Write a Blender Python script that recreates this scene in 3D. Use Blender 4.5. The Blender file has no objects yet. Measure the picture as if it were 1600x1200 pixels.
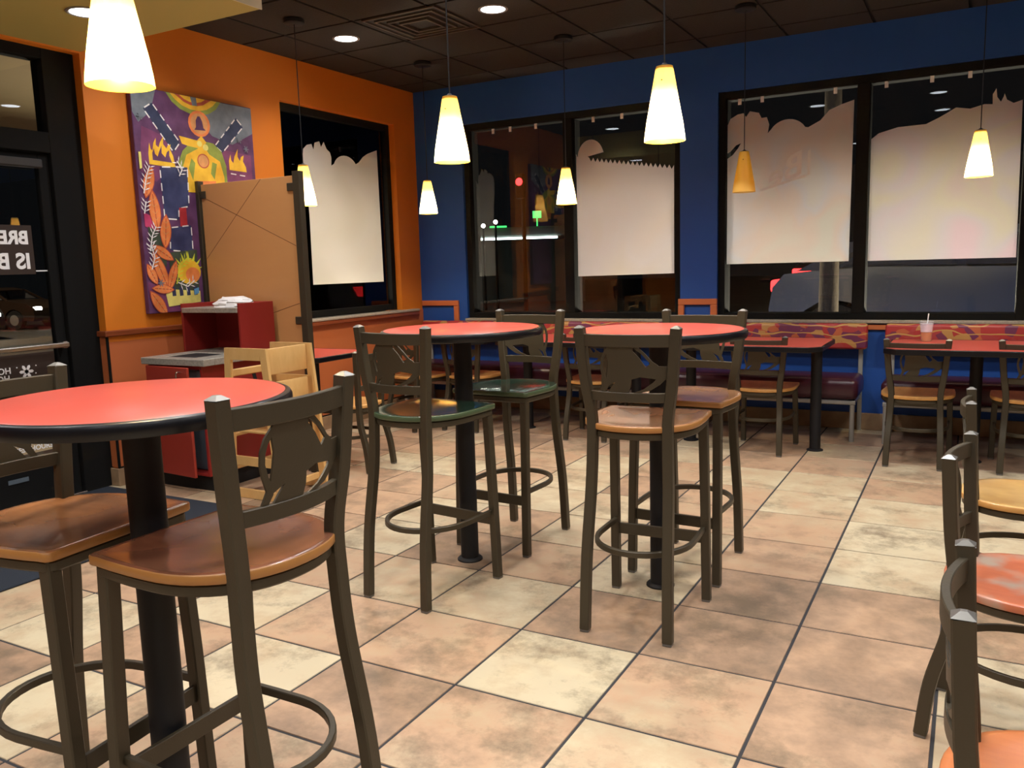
import bpy, bmesh, math, random
from mathutils import Vector, Matrix
random.seed(7)
C = bpy.context.scene.collection
PI = math.pi

# ------------------------------------------------------------------ materials
def new_mat(name):
    m = bpy.data.materials.new(name); m.use_nodes = True
    nt = m.node_tree; nt.nodes.clear()
    out = nt.nodes.new('ShaderNodeOutputMaterial')
    return m, nt, out

def pbr(name, col, rough=.5, metal=0., spec=.5, bump=None, var=None, coat=0.):
    """principled; var=(colour2, scale, detail) noise mix; bump=(scale,strength)"""
    m, nt, out = new_mat(name)
    b = nt.nodes.new('ShaderNodeBsdfPrincipled')
    b.inputs['Base Color'].default_value = (*col, 1)
    b.inputs['Roughness'].default_value = rough
    b.inputs['Metallic'].default_value = metal
    b.inputs['Specular IOR Level'].default_value = spec
    b.inputs['Coat Weight'].default_value = coat
    b.inputs['Coat Roughness'].default_value = .12
    nt.links.new(b.outputs[0], out.inputs[0])
    tc = nt.nodes.new('ShaderNodeTexCoord')
    if var:
        n = nt.nodes.new('ShaderNodeTexNoise'); n.inputs['Scale'].default_value = var[1]
        n.inputs['Detail'].default_value = var[2]
        nt.links.new(tc.outputs['Object'], n.inputs['Vector'])
        r = nt.nodes.new('ShaderNodeValToRGB')
        r.color_ramp.elements[0].position = .35; r.color_ramp.elements[1].position = .68
        r.color_ramp.elements[0].color = (*col, 1); r.color_ramp.elements[1].color = (*var[0], 1)
        nt.links.new(n.outputs['Fac'], r.inputs[0]); nt.links.new(r.outputs[0], b.inputs['Base Color'])
    if bump:
        n = nt.nodes.new('ShaderNodeTexNoise'); n.inputs['Scale'].default_value = bump[0]
        nt.links.new(tc.outputs['Object'], n.inputs['Vector'])
        bp = nt.nodes.new('ShaderNodeBump'); bp.inputs['Strength'].default_value = bump[1]
        bp.inputs['Distance'].default_value = .01
        nt.links.new(n.outputs['Fac'], bp.inputs['Height']); nt.links.new(bp.outputs[0], b.inputs['Normal'])
    return m

def emit(name, col, s):
    m, nt, out = new_mat(name)
    e = nt.nodes.new('ShaderNodeEmission'); e.inputs[0].default_value = (*col, 1); e.inputs[1].default_value = s
    nt.links.new(e.outputs[0], out.inputs[0]); return m

def wood(name, a, b, grain=(18, 2.2, 8), rough=.3, coat=.35, worn=None, gs=.35):
    """varnished wood: streaked grain plus large blotches of wear"""
    m, nt, out = new_mat(name)
    p = nt.nodes.new('ShaderNodeBsdfPrincipled'); p.inputs['Roughness'].default_value = rough
    p.inputs['Coat Weight'].default_value = coat; p.inputs['Coat Roughness'].default_value = .15
    nt.links.new(p.outputs[0], out.inputs[0])
    tc = nt.nodes.new('ShaderNodeTexCoord'); mp = nt.nodes.new('ShaderNodeMapping')
    mp.inputs['Scale'].default_value = grain
    nt.links.new(tc.outputs['Object'], mp.inputs[0])
    n = nt.nodes.new('ShaderNodeTexNoise'); n.inputs['Scale'].default_value = 2.; n.inputs['Detail'].default_value = 6
    n.inputs['Roughness'].default_value = .65
    nt.links.new(mp.outputs[0], n.inputs['Vector'])
    r = nt.nodes.new('ShaderNodeValToRGB')
    r.color_ramp.elements[0].position = .5-gs*.5; r.color_ramp.elements[1].position = .5+gs*.5
    r.color_ramp.elements[0].color = (*b, 1); r.color_ramp.elements[1].color = (*a, 1)
    nt.links.new(n.outputs['Fac'], r.inputs[0]); last = r.outputs[0]
    if worn:
        col, scale, lo, hi = worn
        n2 = nt.nodes.new('ShaderNodeTexNoise'); n2.inputs['Scale'].default_value = scale; n2.inputs['Detail'].default_value = 3
        oi = nt.nodes.new('ShaderNodeObjectInfo'); ad = nt.nodes.new('ShaderNodeVectorMath'); ad.operation = 'ADD'
        nt.links.new(tc.outputs['Object'], ad.inputs[0]); nt.links.new(oi.outputs['Location'], ad.inputs[1])
        nt.links.new(ad.outputs[0], n2.inputs['Vector'])
        r2 = nt.nodes.new('ShaderNodeValToRGB')
        r2.color_ramp.elements[0].position = lo; r2.color_ramp.elements[1].position = hi
        nt.links.new(n2.outputs['Fac'], r2.inputs[0])
        mx = nt.nodes.new('ShaderNodeMix'); mx.data_type = 'RGBA'
        nt.links.new(r2.outputs[0], mx.inputs['Factor']); nt.links.new(last, mx.inputs['A'])
        mx.inputs['B'].default_value = (*col, 1); last = mx.outputs['Result']
    nt.links.new(last, p.inputs['Base Color'])
    return m

def glass_mat():
    m, nt, out = new_mat('window_glass')
    t = nt.nodes.new('ShaderNodeBsdfTransparent'); t.inputs[0].default_value = (.93, .95, .95, 1)
    g = nt.nodes.new('ShaderNodeBsdfGlossy'); g.inputs['Roughness'].default_value = 0.0
    f = nt.nodes.new('ShaderNodeFresnel'); f.inputs[0].default_value = 1.52
    mx = nt.nodes.new('ShaderNodeMixShader')
    nt.links.new(f.outputs[0], mx.inputs[0]); nt.links.new(t.outputs[0], mx.inputs[1]); nt.links.new(g.outputs[0], mx.inputs[2])
    nt.links.new(mx.outputs[0], out.inputs[0]); return m

def clear_plastic(name, col, rough=.05):
    m, nt, out = new_mat(name)
    t = nt.nodes.new('ShaderNodeBsdfTransparent'); t.inputs[0].default_value = (*col, 1)
    g = nt.nodes.new('ShaderNodeBsdfPrincipled'); g.inputs['Base Color'].default_value = (.8, .82, .88, 1); g.inputs['Roughness'].default_value = .2
    mx = nt.nodes.new('ShaderNodeMixShader'); mx.inputs[0].default_value = .14
    nt.links.new(t.outputs[0], mx.inputs[1]); nt.links.new(g.outputs[0], mx.inputs[2])
    nt.links.new(mx.outputs[0], out.inputs[0]); return m

def shade_glass():
    m, nt, out = new_mat('amber_shade_glass')
    d = nt.nodes.new('ShaderNodeBsdfDiffuse'); d.inputs[0].default_value = (.95, .46, .02, 1)
    t = nt.nodes.new('ShaderNodeBsdfTranslucent'); t.inputs[0].default_value = (1., .74, .28, 1)
    g = nt.nodes.new('ShaderNodeBsdfGlossy'); g.inputs['Roughness'].default_value = .25
    a = nt.nodes.new('ShaderNodeMixShader'); a.inputs[0].default_value = .6
    nt.links.new(d.outputs[0], a.inputs[1]); nt.links.new(t.outputs[0], a.inputs[2])
    b = nt.nodes.new('ShaderNodeMixShader'); b.inputs[0].default_value = .04
    nt.links.new(a.outputs[0], b.inputs[1]); nt.links.new(g.outputs[0], b.inputs[2])
    nt.links.new(b.outputs[0], out.inputs[0]); return m

def film_mat(name, tints, scale):
    """white back of a printed window film, its print showing faintly through"""
    m, nt, out = new_mat(name)
    tc = nt.nodes.new('ShaderNodeTexCoord'); n = nt.nodes.new('ShaderNodeTexNoise')
    n.inputs['Scale'].default_value = scale; n.inputs['Detail'].default_value = 1.5; n.inputs['Distortion'].default_value = 1.2
    nt.links.new(tc.outputs['Object'], n.inputs['Vector'])
    r = nt.nodes.new('ShaderNodeValToRGB')
    els = r.color_ramp.elements
    els[0].position = .3; els[1].position = .7
    els[0].color = (*tints[0], 1); els[1].color = (*tints[-1], 1)
    for k, c in enumerate(tints[1:-1]):
        e = els.new(.3+.4*(k+1)/(len(tints)-1)); e.color = (*c, 1)
    nt.links.new(n.outputs['Fac'], r.inputs[0])
    d = nt.nodes.new('ShaderNodeBsdfPrincipled'); d.inputs['Roughness'].default_value = .45; d.inputs['Specular IOR Level'].default_value = .35
    nt.links.new(r.outputs[0], d.inputs['Base Color'])
    t = nt.nodes.new('ShaderNodeBsdfTranslucent'); nt.links.new(r.outputs[0], t.inputs[0])
    mx = nt.nodes.new('ShaderNodeMixShader'); mx.inputs[0].default_value = .5
    nt.links.new(d.outputs[0], mx.inputs[1]); nt.links.new(t.outputs[0], mx.inputs[2])
    nt.links.new(mx.outputs[0], out.inputs[0]); return m

def tile_mat():
    """stoneware tiles: cream, peach or brown by the tile's own tone, clouded and stained"""
    m, nt, out = new_mat('stoneware_tile')
    p = nt.nodes.new('ShaderNodeBsdfPrincipled'); p.inputs['Roughness'].default_value = .42
    nt.links.new(p.outputs[0], out.inputs[0])
    at = nt.nodes.new('ShaderNodeAttribute'); at.attribute_name = 'tone'
    at2 = nt.nodes.new('ShaderNodeAttribute'); at2.attribute_name = 'seed'
    tc = nt.nodes.new('ShaderNodeTexCoord')
    cx = nt.nodes.new('ShaderNodeCombineXYZ'); nt.links.new(at2.outputs['Fac'], cx.inputs[2])
    ad = nt.nodes.new('ShaderNodeVectorMath'); ad.operation = 'ADD'
    nt.links.new(tc.outputs['Object'], ad.inputs[0]); nt.links.new(cx.outputs[0], ad.inputs[1])
    n = nt.nodes.new('ShaderNodeTexNoise'); n.inputs['Scale'].default_value = 5.; n.inputs['Detail'].default_value = 10; n.inputs['Roughness'].default_value = .66
    nt.links.new(ad.outputs[0], n.inputs['Vector'])
    # tone shifted by the clouds
    mm = nt.nodes.new('ShaderNodeMath'); mm.operation = 'MULTIPLY_ADD'; mm.inputs[1].default_value = 1.3; mm.inputs[2].default_value = -.65
    nt.links.new(n.outputs['Fac'], mm.inputs[0])
    aa = nt.nodes.new('ShaderNodeMath'); aa.operation = 'ADD'
    nt.links.new(at.outputs['Fac'], aa.inputs[0]); nt.links.new(mm.outputs[0], aa.inputs[1])
    r = nt.nodes.new('ShaderNodeValToRGB'); els = r.color_ramp.elements
    els[0].position = 0.0; els[0].color = (.60, .51, .345, 1)
    els[1].position = 1.0; els[1].color = (.20, .14, .095, 1)
    for pos, c in ((.2, (.52, .41, .265)), (.38, (.49, .345, .22)), (.55, (.49, .315, .198)), (.78, (.345, .225, .145))):
        e = els.new(pos); e.color = (*c, 1)
    nt.links.new(aa.outputs[0], r.inputs[0])
    # fine speckle and dark stains
    n2 = nt.nodes.new('ShaderNodeTexNoise'); n2.inputs['Scale'].default_value = 3.6; n2.inputs['Detail'].default_value = 12; n2.inputs['Roughness'].default_value = .74
    ad2 = nt.nodes.new('ShaderNodeVectorMath'); ad2.operation = 'ADD'; ad2.inputs[1].default_value = (7.3, 2.1, 5.)
    nt.links.new(ad.outputs[0], ad2.inputs[0]); nt.links.new(ad2.outputs[0], n2.inputs['Vector'])
    r2 = nt.nodes.new('ShaderNodeValToRGB'); r2.color_ramp.elements[0].position = .50; r2.color_ramp.elements[1].position = .67
    r2.color_ramp.elements[0].color = (0, 0, 0, 1); r2.color_ramp.elements[1].color = (.8, .8, .8, 1)
    nt.links.new(n2.outputs['Fac'], r2.inputs[0])
    mx = nt.nodes.new('ShaderNodeMix'); mx.data_type = 'RGBA'; mx.inputs['B'].default_value = (.17, .125, .08, 1)
    nt.links.new(r2.outputs[0], mx.inputs['Factor']); nt.links.new(r.outputs[0], mx.inputs['A'])
    nt.links.new(mx.outputs['Result'], p.inputs['Base Color'])
    bp = nt.nodes.new('ShaderNodeBump'); bp.inputs['Strength'].default_value = .12; bp.inputs['Distance'].default_value = .004
    nt.links.new(n.outputs['Fac'], bp.inputs['Height']); nt.links.new(bp.outputs[0], p.inputs['Normal'])
    return m

def pattern_vinyl():
    """bench back cloth: swirls and blocks of red, tan, orange and purple"""
    m, nt, out = new_mat('swirl_patterned_vinyl')
    p = nt.nodes.new('ShaderNodeBsdfPrincipled'); p.inputs['Roughness'].default_value = .45
    nt.links.new(p.outputs[0], out.inputs[0])
    tc = nt.nodes.new('ShaderNodeTexCoord'); mp = nt.nodes.new('ShaderNodeMapping'); mp.inputs['Scale'].default_value = (1, 1, 1.3)
    nt.links.new(tc.outputs['Object'], mp.inputs[0])
    n = nt.nodes.new('ShaderNodeTexNoise'); n.inputs['Scale'].default_value = 5; n.inputs['Detail'].default_value = 1
    nt.links.new(mp.outputs[0], n.inputs['Vector'])
    mx = nt.nodes.new('ShaderNodeMix'); mx.data_type = 'VECTOR'; mx.inputs['Factor'].default_value = .16
    nt.links.new(mp.outputs[0], mx.inputs['A']); nt.links.new(n.outputs['Color'], mx.inputs['B'])
    v = nt.nodes.new('ShaderNodeTexVoronoi'); v.inputs['Scale'].default_value = 15
    nt.links.new(mx.outputs['Result'], v.inputs['Vector'])
    s = nt.nodes.new('ShaderNodeSeparateColor'); nt.links.new(v.outputs['Color'], s.inputs[0])
    r = nt.nodes.new('ShaderNodeValToRGB'); r.color_ramp.interpolation = 'CONSTANT'; els = r.color_ramp.elements
    els[0].position = 0; els[0].color = (.42, .035, .035, 1); els[1].position = .32; els[1].color = (.50, .25, .08, 1)
    for pos, c in ((.45, (.17, .03, .09)), (.6, (.42, .05, .05)), (.8, (.50, .12, .05)), (.87, (.19, .035, .08))):
        e = els.new(pos); e.color = (*c, 1)
    nt.links.new(s.outputs[0], r.inputs[0])
    v2 = nt.nodes.new('ShaderNodeTexWave'); v2.wave_type = 'RINGS'; v2.inputs['Scale'].default_value = 3.6; v2.inputs['Distortion'].default_value = 7
    v2.inputs['Detail'].default_value = 1
    nt.links.new(mp.outputs[0], v2.inputs['Vector'])
    r2 = nt.nodes.new('ShaderNodeValToRGB'); r2.color_ramp.interpolation = 'CONSTANT'
    r2.color_ramp.elements[0].color = (0, 0, 0, 1); r2.color_ramp.elements[1].position = .95; r2.color_ramp.elements[1].color = (1, 1, 1, 1)
    nt.links.new(v2.outputs['Fac'], r2.inputs[0])
    m2 = nt.nodes.new('ShaderNodeMix'); m2.data_type = 'RGBA'; m2.inputs['B'].default_value = (.56, .30, .09, 1)
    nt.links.new(r2.outputs[0], m2.inputs['Factor']); nt.links.new(r.outputs[0], m2.inputs['A'])
    nt.links.new(m2.outputs['Result'], p.inputs['Base Color'])
    return m

M = dict(
    bronze=pbr('bronze_metal', (.052, .041, .024), .45, .2, .5, bump=(260, .05)),
    cap=pbr('glint_post_cap', (.24, .23, .21), .3, .5),  # lamp glints on the post tops, put into a lighter metal colour
    glide=pbr('grey_glide', (.13, .12, .11), .4), closer=pbr('dark_closer', (.04, .04, .042), .4),
    black=pbr('black_metal', (.008, .008, .010), .6, 0, .35),
    rubber=pbr('black_edge_band', (.006, .006, .008), .3, 0, .35),
    laminate=pbr('red_laminate', (.56, .085, .06), .3, 0, .5, bump=(400, .02)),
    bronze_frame=pbr('dark_bronze_frame', (.008, .008, .008), .85, 0, .12),
    orange=pbr('orange_wall_paint', (.74, .215, .014), .55, bump=(120, .05)),
    terracotta=pbr('terracotta_wainscot', (.56, .155, .05), .5),
    rail=wood('reddish_rail_wood', (.30, .075, .025), (.20, .045, .015), (3, 3, 30)),
    blue=pbr('blue_wall_paint', (.007, .068, .33), .6, bump=(120, .05)),
    tan=pbr('tan_wall_paint', (.34, .25, .15), .7),
    ceil=pbr('dark_brown_ceiling_tile', (.017, .013, .010), .9, bump=(90, .3)),
    tbar=pbr('black_ceiling_grid', (.006, .005, .0045), .8),
    soffit=pbr('olive_soffit_paint', (.43, .36, .11), .7),
    soffit_edge=pbr('pale_soffit_edge', (.62, .58, .42), .7),
    grout=pbr('dark_grout', (.028, .028, .032), .85),
    tile=tile_mat(),
    basetile=pbr('stone_base_tile', (.30, .19, .11), .5, var=((.42, .28, .16), 9, 4)),
    sill=pbr('grey_sill', (.36, .31, .25), .35, var=((.45, .40, .33), 60, 3)),
    vinyl=pbr('maroon_vinyl', (.055, .012, .024), .3, 0, .5, bump=(14, .12)),
    pattern=pattern_vinyl(),
    grey=pbr('grey_painted_steel', (.34, .34, .32), .4, .2),
    red_cab=pbr('red_cabinet_laminate', (.30, .022, .018), .38),
    red_door=pbr('red_door_laminate', (.40, .045, .028), .35),
    counter=pbr('grey_stone_counter', (.30, .28, .24), .25, var=((.40, .37, .31), 70, 3)),
    dark=pbr('black_void', (.006, .006, .007), .7),
    bin=pbr('blue_grey_bin', (.10, .13, .16), .5),
    liner=pbr('clear_grey_liner', (.34, .38, .44), .18, 0, .8, bump=(26, .9)),
    paper=pbr('white_paper', (.82, .81, .80), .6, bump=(18, .25)),
    chrome=pbr('brushed_steel', (.62, .60, .56), .25, 1.),
    oak=wood('light_oak', (.70, .37, .11), (.52, .25, .065), (14, 3, 14), .45, .1, None, .5),
    hc=wood('pale_beech', (.78, .50, .20), (.68, .40, .14), (9, 9, 3), .38, .25, None, .5),
    panel=wood('tan_partition_laminate', (.60, .30, .11), (.55, .265, .095), (1.5, 1, 6), .45, .1, None, .9),
    line=pbr('panel_groove', (.20, .075, .025), .6),
    seat_brown=wood('brown_varnished_seat', (.33, .125, .055), (.25, .088, .042), (14, 2.5, 4), .25, .6, ((.13, .055, .032), 4.5, .40, .70), .5),
    seat_brown2=wood('mid_brown_varnished_seat', (.43, .175, .06), (.31, .12, .042), (14, 2.5, 4), .25, .6, ((.14, .06, .032), 4.2, .42, .72), .5),
    edge_brown=pbr('brown_seat_edge', (.40, .18, .05), .35),
    seat_green=wood('green_stained_seat', (.020, .055, .034), (.012, .032, .022), (14, 2.5, 4), .16, .9, ((.055, .050, .032), 4.5, .50, .75), .5),
    edge_green=pbr('green_seat_edge', (.06, .09, .045), .35),
    seat_tan=wood('tan_varnished_seat', (.56, .28, .13), (.42, .20, .09), (14, 2.5, 4), .2, .7, ((.30, .16, .10), 4.5, .42, .74), .5),
    seat_red=wood('worn_red_seat', (.58, .17, .075), (.46, .11, .05), (14, 2.5, 4), .3, .4, ((.40, .30, .23), 6.5, .5, .66), .5),
    seat_orange=wood('orange_stained_seat', (.60, .20, .065), (.48, .14, .042), (14, 2.5, 4), .28, .5, ((.62, .27, .12), 5.5, .5, .7), .5),
    seat_yellow=wood('yellow_oak_seat', (.72, .44, .15), (.60, .34, .10), (14, 2.5, 4), .3, .5, ((.55, .30, .09), 5, .5, .66), .5),
    glass=glass_mat(),
    shade=shade_glass(),
    lamp_glow=emit('bulb_glow', (1., .74, .36), 22.),
    down_glow=emit('downlight_lens', (.86, .92, 1.), 9.),
    trimring=pbr('downlight_trim', (.30, .28, .25), .4),
    film_a=film_mat('film_cream', [(.86, .84, .78), (.90, .88, .84), (.87, .85, .83)], 1.2),
    film_b=film_mat('film_pinkish', [(.88, .85, .80), (.90, .88, .89), (.90, .86, .84)], 1.2),
    film_c=film_mat('film_print_blue', [(.86, .86, .83), (.88, .82, .79), (.84, .85, .89), (.88, .87, .82)], 1.9),
    film_d=film_mat('film_print_pink', [(.88, .82, .82), (.88, .86, .79), (.86, .84, .87), (.90, .81, .86)], 1.8),
    faint=pbr('faint_print', (.95, .94, .92), .5),
    faint2=pbr('faint_print_rose', (.68, .60, .58), .5),
    white=pbr('white_vinyl_letter', (.93, .94, .96), .5),
    sign=pbr('brown_sign_print', (.035, .022, .018), .5),
    brownsticker=pbr('tan_sticker', (.50, .39, .23), .5),
    navy_mat=pbr('navy_floor_mat', (.012, .018, .030), .9, bump=(300, .5)),
    asphalt=pbr('asphalt', (.05, .047, .043), .85, bump=(60, .3), var=((.075, .065, .055), .6, 3)),
    kerb=pbr('concrete_kerb', (.16, .13, .10), .8),
    silver=pbr('silver_car_paint', (.20, .20, .195), .3, .3),
    brown_car=pbr('brown_car_paint', (.07, .045, .03), .28, .4),
    darkcar=pbr('dark_car_paint', (.05, .05, .055), .3, .4),
    tyre=pbr('tyre_rubber', (.015, .015, .015), .8),
    carglass=clear_plastic('dark_car_glass', (.55, .56, .58)),
    red_light=emit('red_light', (1., .03, .03), 6.),
    red_dim=emit('red_light_soft', (1., .05, .04), 4.),
    white_light=emit('white_light', (1., .95, .85), 40.),
    green_light=emit('green_light', (.08, 1., .2), 1.6),
    cool_light=emit('cool_strip', (.8, 1., .95), 7.),
    trunk=pbr('bark', (.13, .10, .065), .9, bump=(30, .6)),
    stucco=pbr('grey_building', (.10, .10, .09), .8),
    cup=clear_plastic('cup_plastic', (.98, .98, .99)),
    ice=pbr('iced_cup_fill', (.84, .83, .90), .25, var=((.93, .92, .96), 60, 2)),
    tea=pbr('orange_drink', (.62, .25, .05), .12),
)

# ------------------------------------------------------------------ mesh builder
class MB:
    def __init__(s):
        s.v = []; s.f = []; s.m = []
    def add(s, vs, fs, mi=0):
        o = len(s.v); s.v += [tuple(v) for v in vs]
        for f in fs: s.f.append(tuple(o+i for i in f)); s.m.append(mi)
    def box(s, x0, x1, y0, y1, z0, z1, mi=0, bev=0.0, mat=None, seg=1):
        bm = bmesh.new(); bmesh.ops.create_cube(bm, size=1)
        for v in bm.verts:
            v.co = Vector(((x0+x1)/2+v.co.x*(x1-x0), (y0+y1)/2+v.co.y*(y1-y0), (z0+z1)/2+v.co.z*(z1-z0)))
        if bev > 0: bmesh.ops.bevel(bm, geom=bm.edges[:], offset=bev, segments=seg, affect='EDGES', profile=.5)
        s.frombm(bm, mi, mat)
    def frombm(s, bm, mi=0, mat=None):
        if mat is not None: bmesh.ops.transform(bm, matrix=mat, verts=bm.verts)
        bm.verts.index_update()
        s.add([v.co[:] for v in bm.verts], [[v.index for v in f.verts] for f in bm.faces], mi); bm.free()
    def sweep(s, pts, prof, up=(0, 0, 1), closed=False, mi=0, scales=None, cap=True):
        pts = [Vector(p) for p in pts]; n = len(pts); k = len(prof); up = Vector(up); rings = []
        for i, p in enumerate(pts):
            a = pts[i-1] if (i > 0 or closed) else p
            b = pts[(i+1) % n] if (i < n-1 or closed) else p
            t = (b-a).normalized(); sd = t.cross(up)
            if sd.length < 1e-6: sd = t.cross(Vector((1, 0, 0)))
            sd.normalize(); nr = sd.cross(t)
            sc = scales[i] if scales else 1.
            rings += [p+sd*(q[0]*sc)+nr*(q[1]*sc) for q in prof]
        fs = []
        for i in range(n if closed else n-1):
            j = (i+1) % n
            for q in range(k): fs.append((i*k+q, i*k+(q+1) % k, j*k+(q+1) % k, j*k+q))
        if not closed and cap:
            fs.append(tuple(range(k-1, -1, -1))); fs.append(tuple((n-1)*k+q for q in range(k)))
        s.add(rings, fs, mi)
    def bar(s, pts, w, h, up=(0, 0, 1), closed=False, mi=0, ch=.2, scales=None):
        c = min(w, h)*ch; a, b = w/2, h/2
        s.sweep(pts, [(a, -b+c), (a, b-c), (a-c, b), (-a+c, b), (-a, b-c), (-a, -b+c), (-a+c, -b), (a-c, -b)], up, closed, mi, scales)
    def tube(s, pts, r, n=10, up=(0, 0, 1), closed=False, mi=0, scales=None):
        s.sweep(pts, [(r*math.cos(2*PI*i/n), r*math.sin(2*PI*i/n)) for i in range(n)], up, closed, mi, scales)
    def lathe(s, prof, cx=0, cy=0, n=32, mi=0, closed_top=True):
        vs = []; fs = []
        for r, z in prof:
            for i in range(n):
                a = 2*PI*i/n; vs.append((cx+r*math.cos(a), cy+r*math.sin(a), z))
        for j in range(len(prof)-1):
            for i in range(n): fs.append((j*n+i, j*n+(i+1) % n, (j+1)*n+(i+1) % n, (j+1)*n+i))
        if closed_top:
            fs.append(tuple(range(n-1, -1, -1))); fs.append(tuple((len(prof)-1)*n+i for i in range(n)))
        s.add(vs, fs, mi)
    def prism(s, poly, fn, t, mi=0):
        """2-D polygon extruded; fn(u,v,d)->xyz"""
        bm = bmesh.new(); vs = [bm.verts.new((u, v, 0)) for u, v in poly]
        try: f = bm.faces.new(vs)
        except ValueError: bm.free(); return
        bm.normal_update()
        if f.normal.z < 0: f.normal_flip()
        bmesh.ops.triangulate(bm, faces=[f]); bm.verts.index_update()
        tri = [[v.index for v in g.verts] for g in bm.faces]; bm.free(); n = len(poly)
        area = sum(poly[i][0]*poly[(i+1) % n][1]-poly[(i+1) % n][0]*poly[i][1] for i in range(n))
        V = [fn(u, v, 0) for u, v in poly]+[fn(u, v, t) for u, v in poly]
        F = [tuple(reversed(q)) for q in tri]+[tuple(n+i for i in q) for q in tri]
        for i in range(n):
            j = (i+1) % n
            F.append((i, j, n+j, n+i) if area > 0 else (j, i, n+i, n+j))
        s.add(V, F, mi)
    def build(s, name, mats, parent=None, smooth=True, ang=.6):
        me = bpy.data.meshes.new(name); me.from_pydata(s.v, [], s.f); me.update()
        mats = mats if isinstance(mats, (list, tuple)) else [mats]
        for m in mats: me.materials.append(m)
        me.polygons.foreach_set('material_index', s.m)
        bm = bmesh.new(); bm.from_mesh(me)
        bmesh.ops.recalc_face_normals(bm, faces=bm.faces); bm.to_mesh(me); bm.free()
        if smooth:
            me.polygons.foreach_set('use_smooth', [True]*len(me.polygons)); me.set_sharp_from_angle(angle=ang)
        o = bpy.data.objects.new(name, me); C.objects.link(o)
        if parent: o.parent = parent
        return o

def tag(o, label=None, cat=None, group=None, kind=None):
    if label: o['label'] = label
    if cat: o['category'] = cat
    if group: o['group'] = group
    if kind: o['kind'] = kind
    return o
def empty(name, loc=(0, 0, 0), rz=0, **k):
    o = bpy.data.objects.new(name, None); C.objects.link(o); o.location = loc; o.rotation_euler = (0, 0, rz)
    o.empty_display_size = .1
    return tag(o, **k)
def struct(o): o['kind'] = 'structure'; return o
def copy_tree(o, parent=None):
    c = o.copy(); C.objects.link(c)
    if parent: c.parent = parent
    for ch in list(o.children): copy_tree(ch, c)
    return c
def catmull(ps, n=6):
    ps = [Vector(p) for p in ps]; P = [ps[0]*2-ps[1]]+ps+[ps[-1]*2-ps[-2]]; out = []
    for i in range(1, len(P)-2):
        for k in range(n):
            t = k/n; a, b, c, d = P[i-1:i+3]
            out.append(.5*((2*b)+(c-a)*t+(2*a-5*b+4*c-d)*t*t+(3*b-a-3*c+d)*t**3))
    out.append(ps[-1]); return out
def text_mesh(name, body, size, mat, parent, matrix, depth=.0008, bold=0.0):
    cu = bpy.data.curves.new(name, 'FONT'); cu.body = body; cu.size = size; cu.extrude = depth; cu.offset = bold
    cu.resolution_u = 4
    to = bpy.data.objects.new(name, cu); C.objects.link(to)
    dg = bpy.context.evaluated_depsgraph_get(); dg.update()
    me = bpy.data.meshes.new_from_object(to.evaluated_get(dg)); bpy.data.objects.remove(to); bpy.data.curves.remove(cu)
    me.name = name; me.transform(matrix); me.materials.clear(); me.materials.append(mat)
    o = bpy.data.objects.new(name, me); C.objects.link(o)
    if parent: o.parent = parent
    return o

# ------------------------------------------------------------------ room data (metres)
T = .4572
X0 = -3.367          # orange wall face
Y0 = 4.737           # blue wall face
ZC = 3.0
XR, YB = 4.9, -5.2   # right and back walls
XG, YG = -3.46, 4.83 # glass planes

# floor: each tile a slightly raised slab over dark grout
tones = {(0, 0): .0, (0, 1): .72, (-1, 0): .48, (-1, 1): .2, (0, -1): .5, (1, 0): .47, (1, 1): .78, (1, 2): .8, (1, 3): .62,
 (1, 4): .45, (1, 5): .22, (1, 6): .2, (1, 7): .52, (2, 3): .1, (2, 4): .0, (2, 5): .18, (2, 6): .5, (2, 7): .25, (2, 2): .7, (2, 1): .68,
 (2, 0): .62, (2, -1): .55, (1, -1): .26, (0, 2): .14, (-1, 2): .52, (-2, 1): .3, (-2, 0): .5, (-2, 2): .82, (-1, -1): .72, (-2, -1): .02,
 (-3, 0): .05, (-3, 1): .5, (-3, -1): .6, (-2, -2): .45, (-3, -2): .05, (-1, -2): .5, (0, 3): .2, (0, 4): .5, (-1, 3): .25, (-1, 4): .2, (-4, 0): .6, (-4, 1): .1}
fb = MB(); tone = []; seed = []
i0, i1, j0, j1 = -8, 11, -12, 11
for i in range(i0, i1):
    for j in range(j0, j1):
        x, y, g = i*T, j*T, .0048
        xa, xb, ya, yb = x+g, x+T-g, y+g, y+T-g
        xa = max(xa, X0-.28); yb = min(yb, Y0); xb = min(xb, XR); ya = max(ya, YB)
        if xb <= xa or yb <= ya: continue
        c = .0012
        fb.add([(xa, ya, -.0025), (xb, ya, -.0025), (xb, yb, -.0025), (xa, yb, -.0025), (xa+c, ya+c, 0), (xb-c, ya+c, 0), (xb-c, yb-c, 0), (xa+c, yb-c, 0)],
               [(4, 5, 6, 7), (0, 1, 5, 4), (1, 2, 6, 5), (2, 3, 7, 6), (3, 0, 4, 7)], 0)
        t = tones.get((i, j), random.choice([.05, .15, .3, .48, .52, .6, .72, .8, .2, .5]))
        tone += [t]*5; seed += [random.random()*60]*5
fb.add([(X0-.28, YB, -.0025), (XR, YB, -.0025), (XR, Y0, -.0025), (X0-.28, Y0, -.0025)], [(0, 1, 2, 3)], 1); tone += [0]; seed += [0]
fb.add([(X0-.28, YB, -.1), (XR, YB, -.1), (XR, Y0, -.1), (X0-.28, Y0, -.1)], [(3, 2, 1, 0)], 1); tone += [0]; seed += [0]
fo = struct(fb.build('floor', [M['tile'], M['grout']], smooth=False))
for nm, dat in (('tone', tone), ('seed', seed)):
    a = fo.data.attributes.new(nm, 'FLOAT', 'FACE'); a.data.foreach_set('value', dat)

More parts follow.
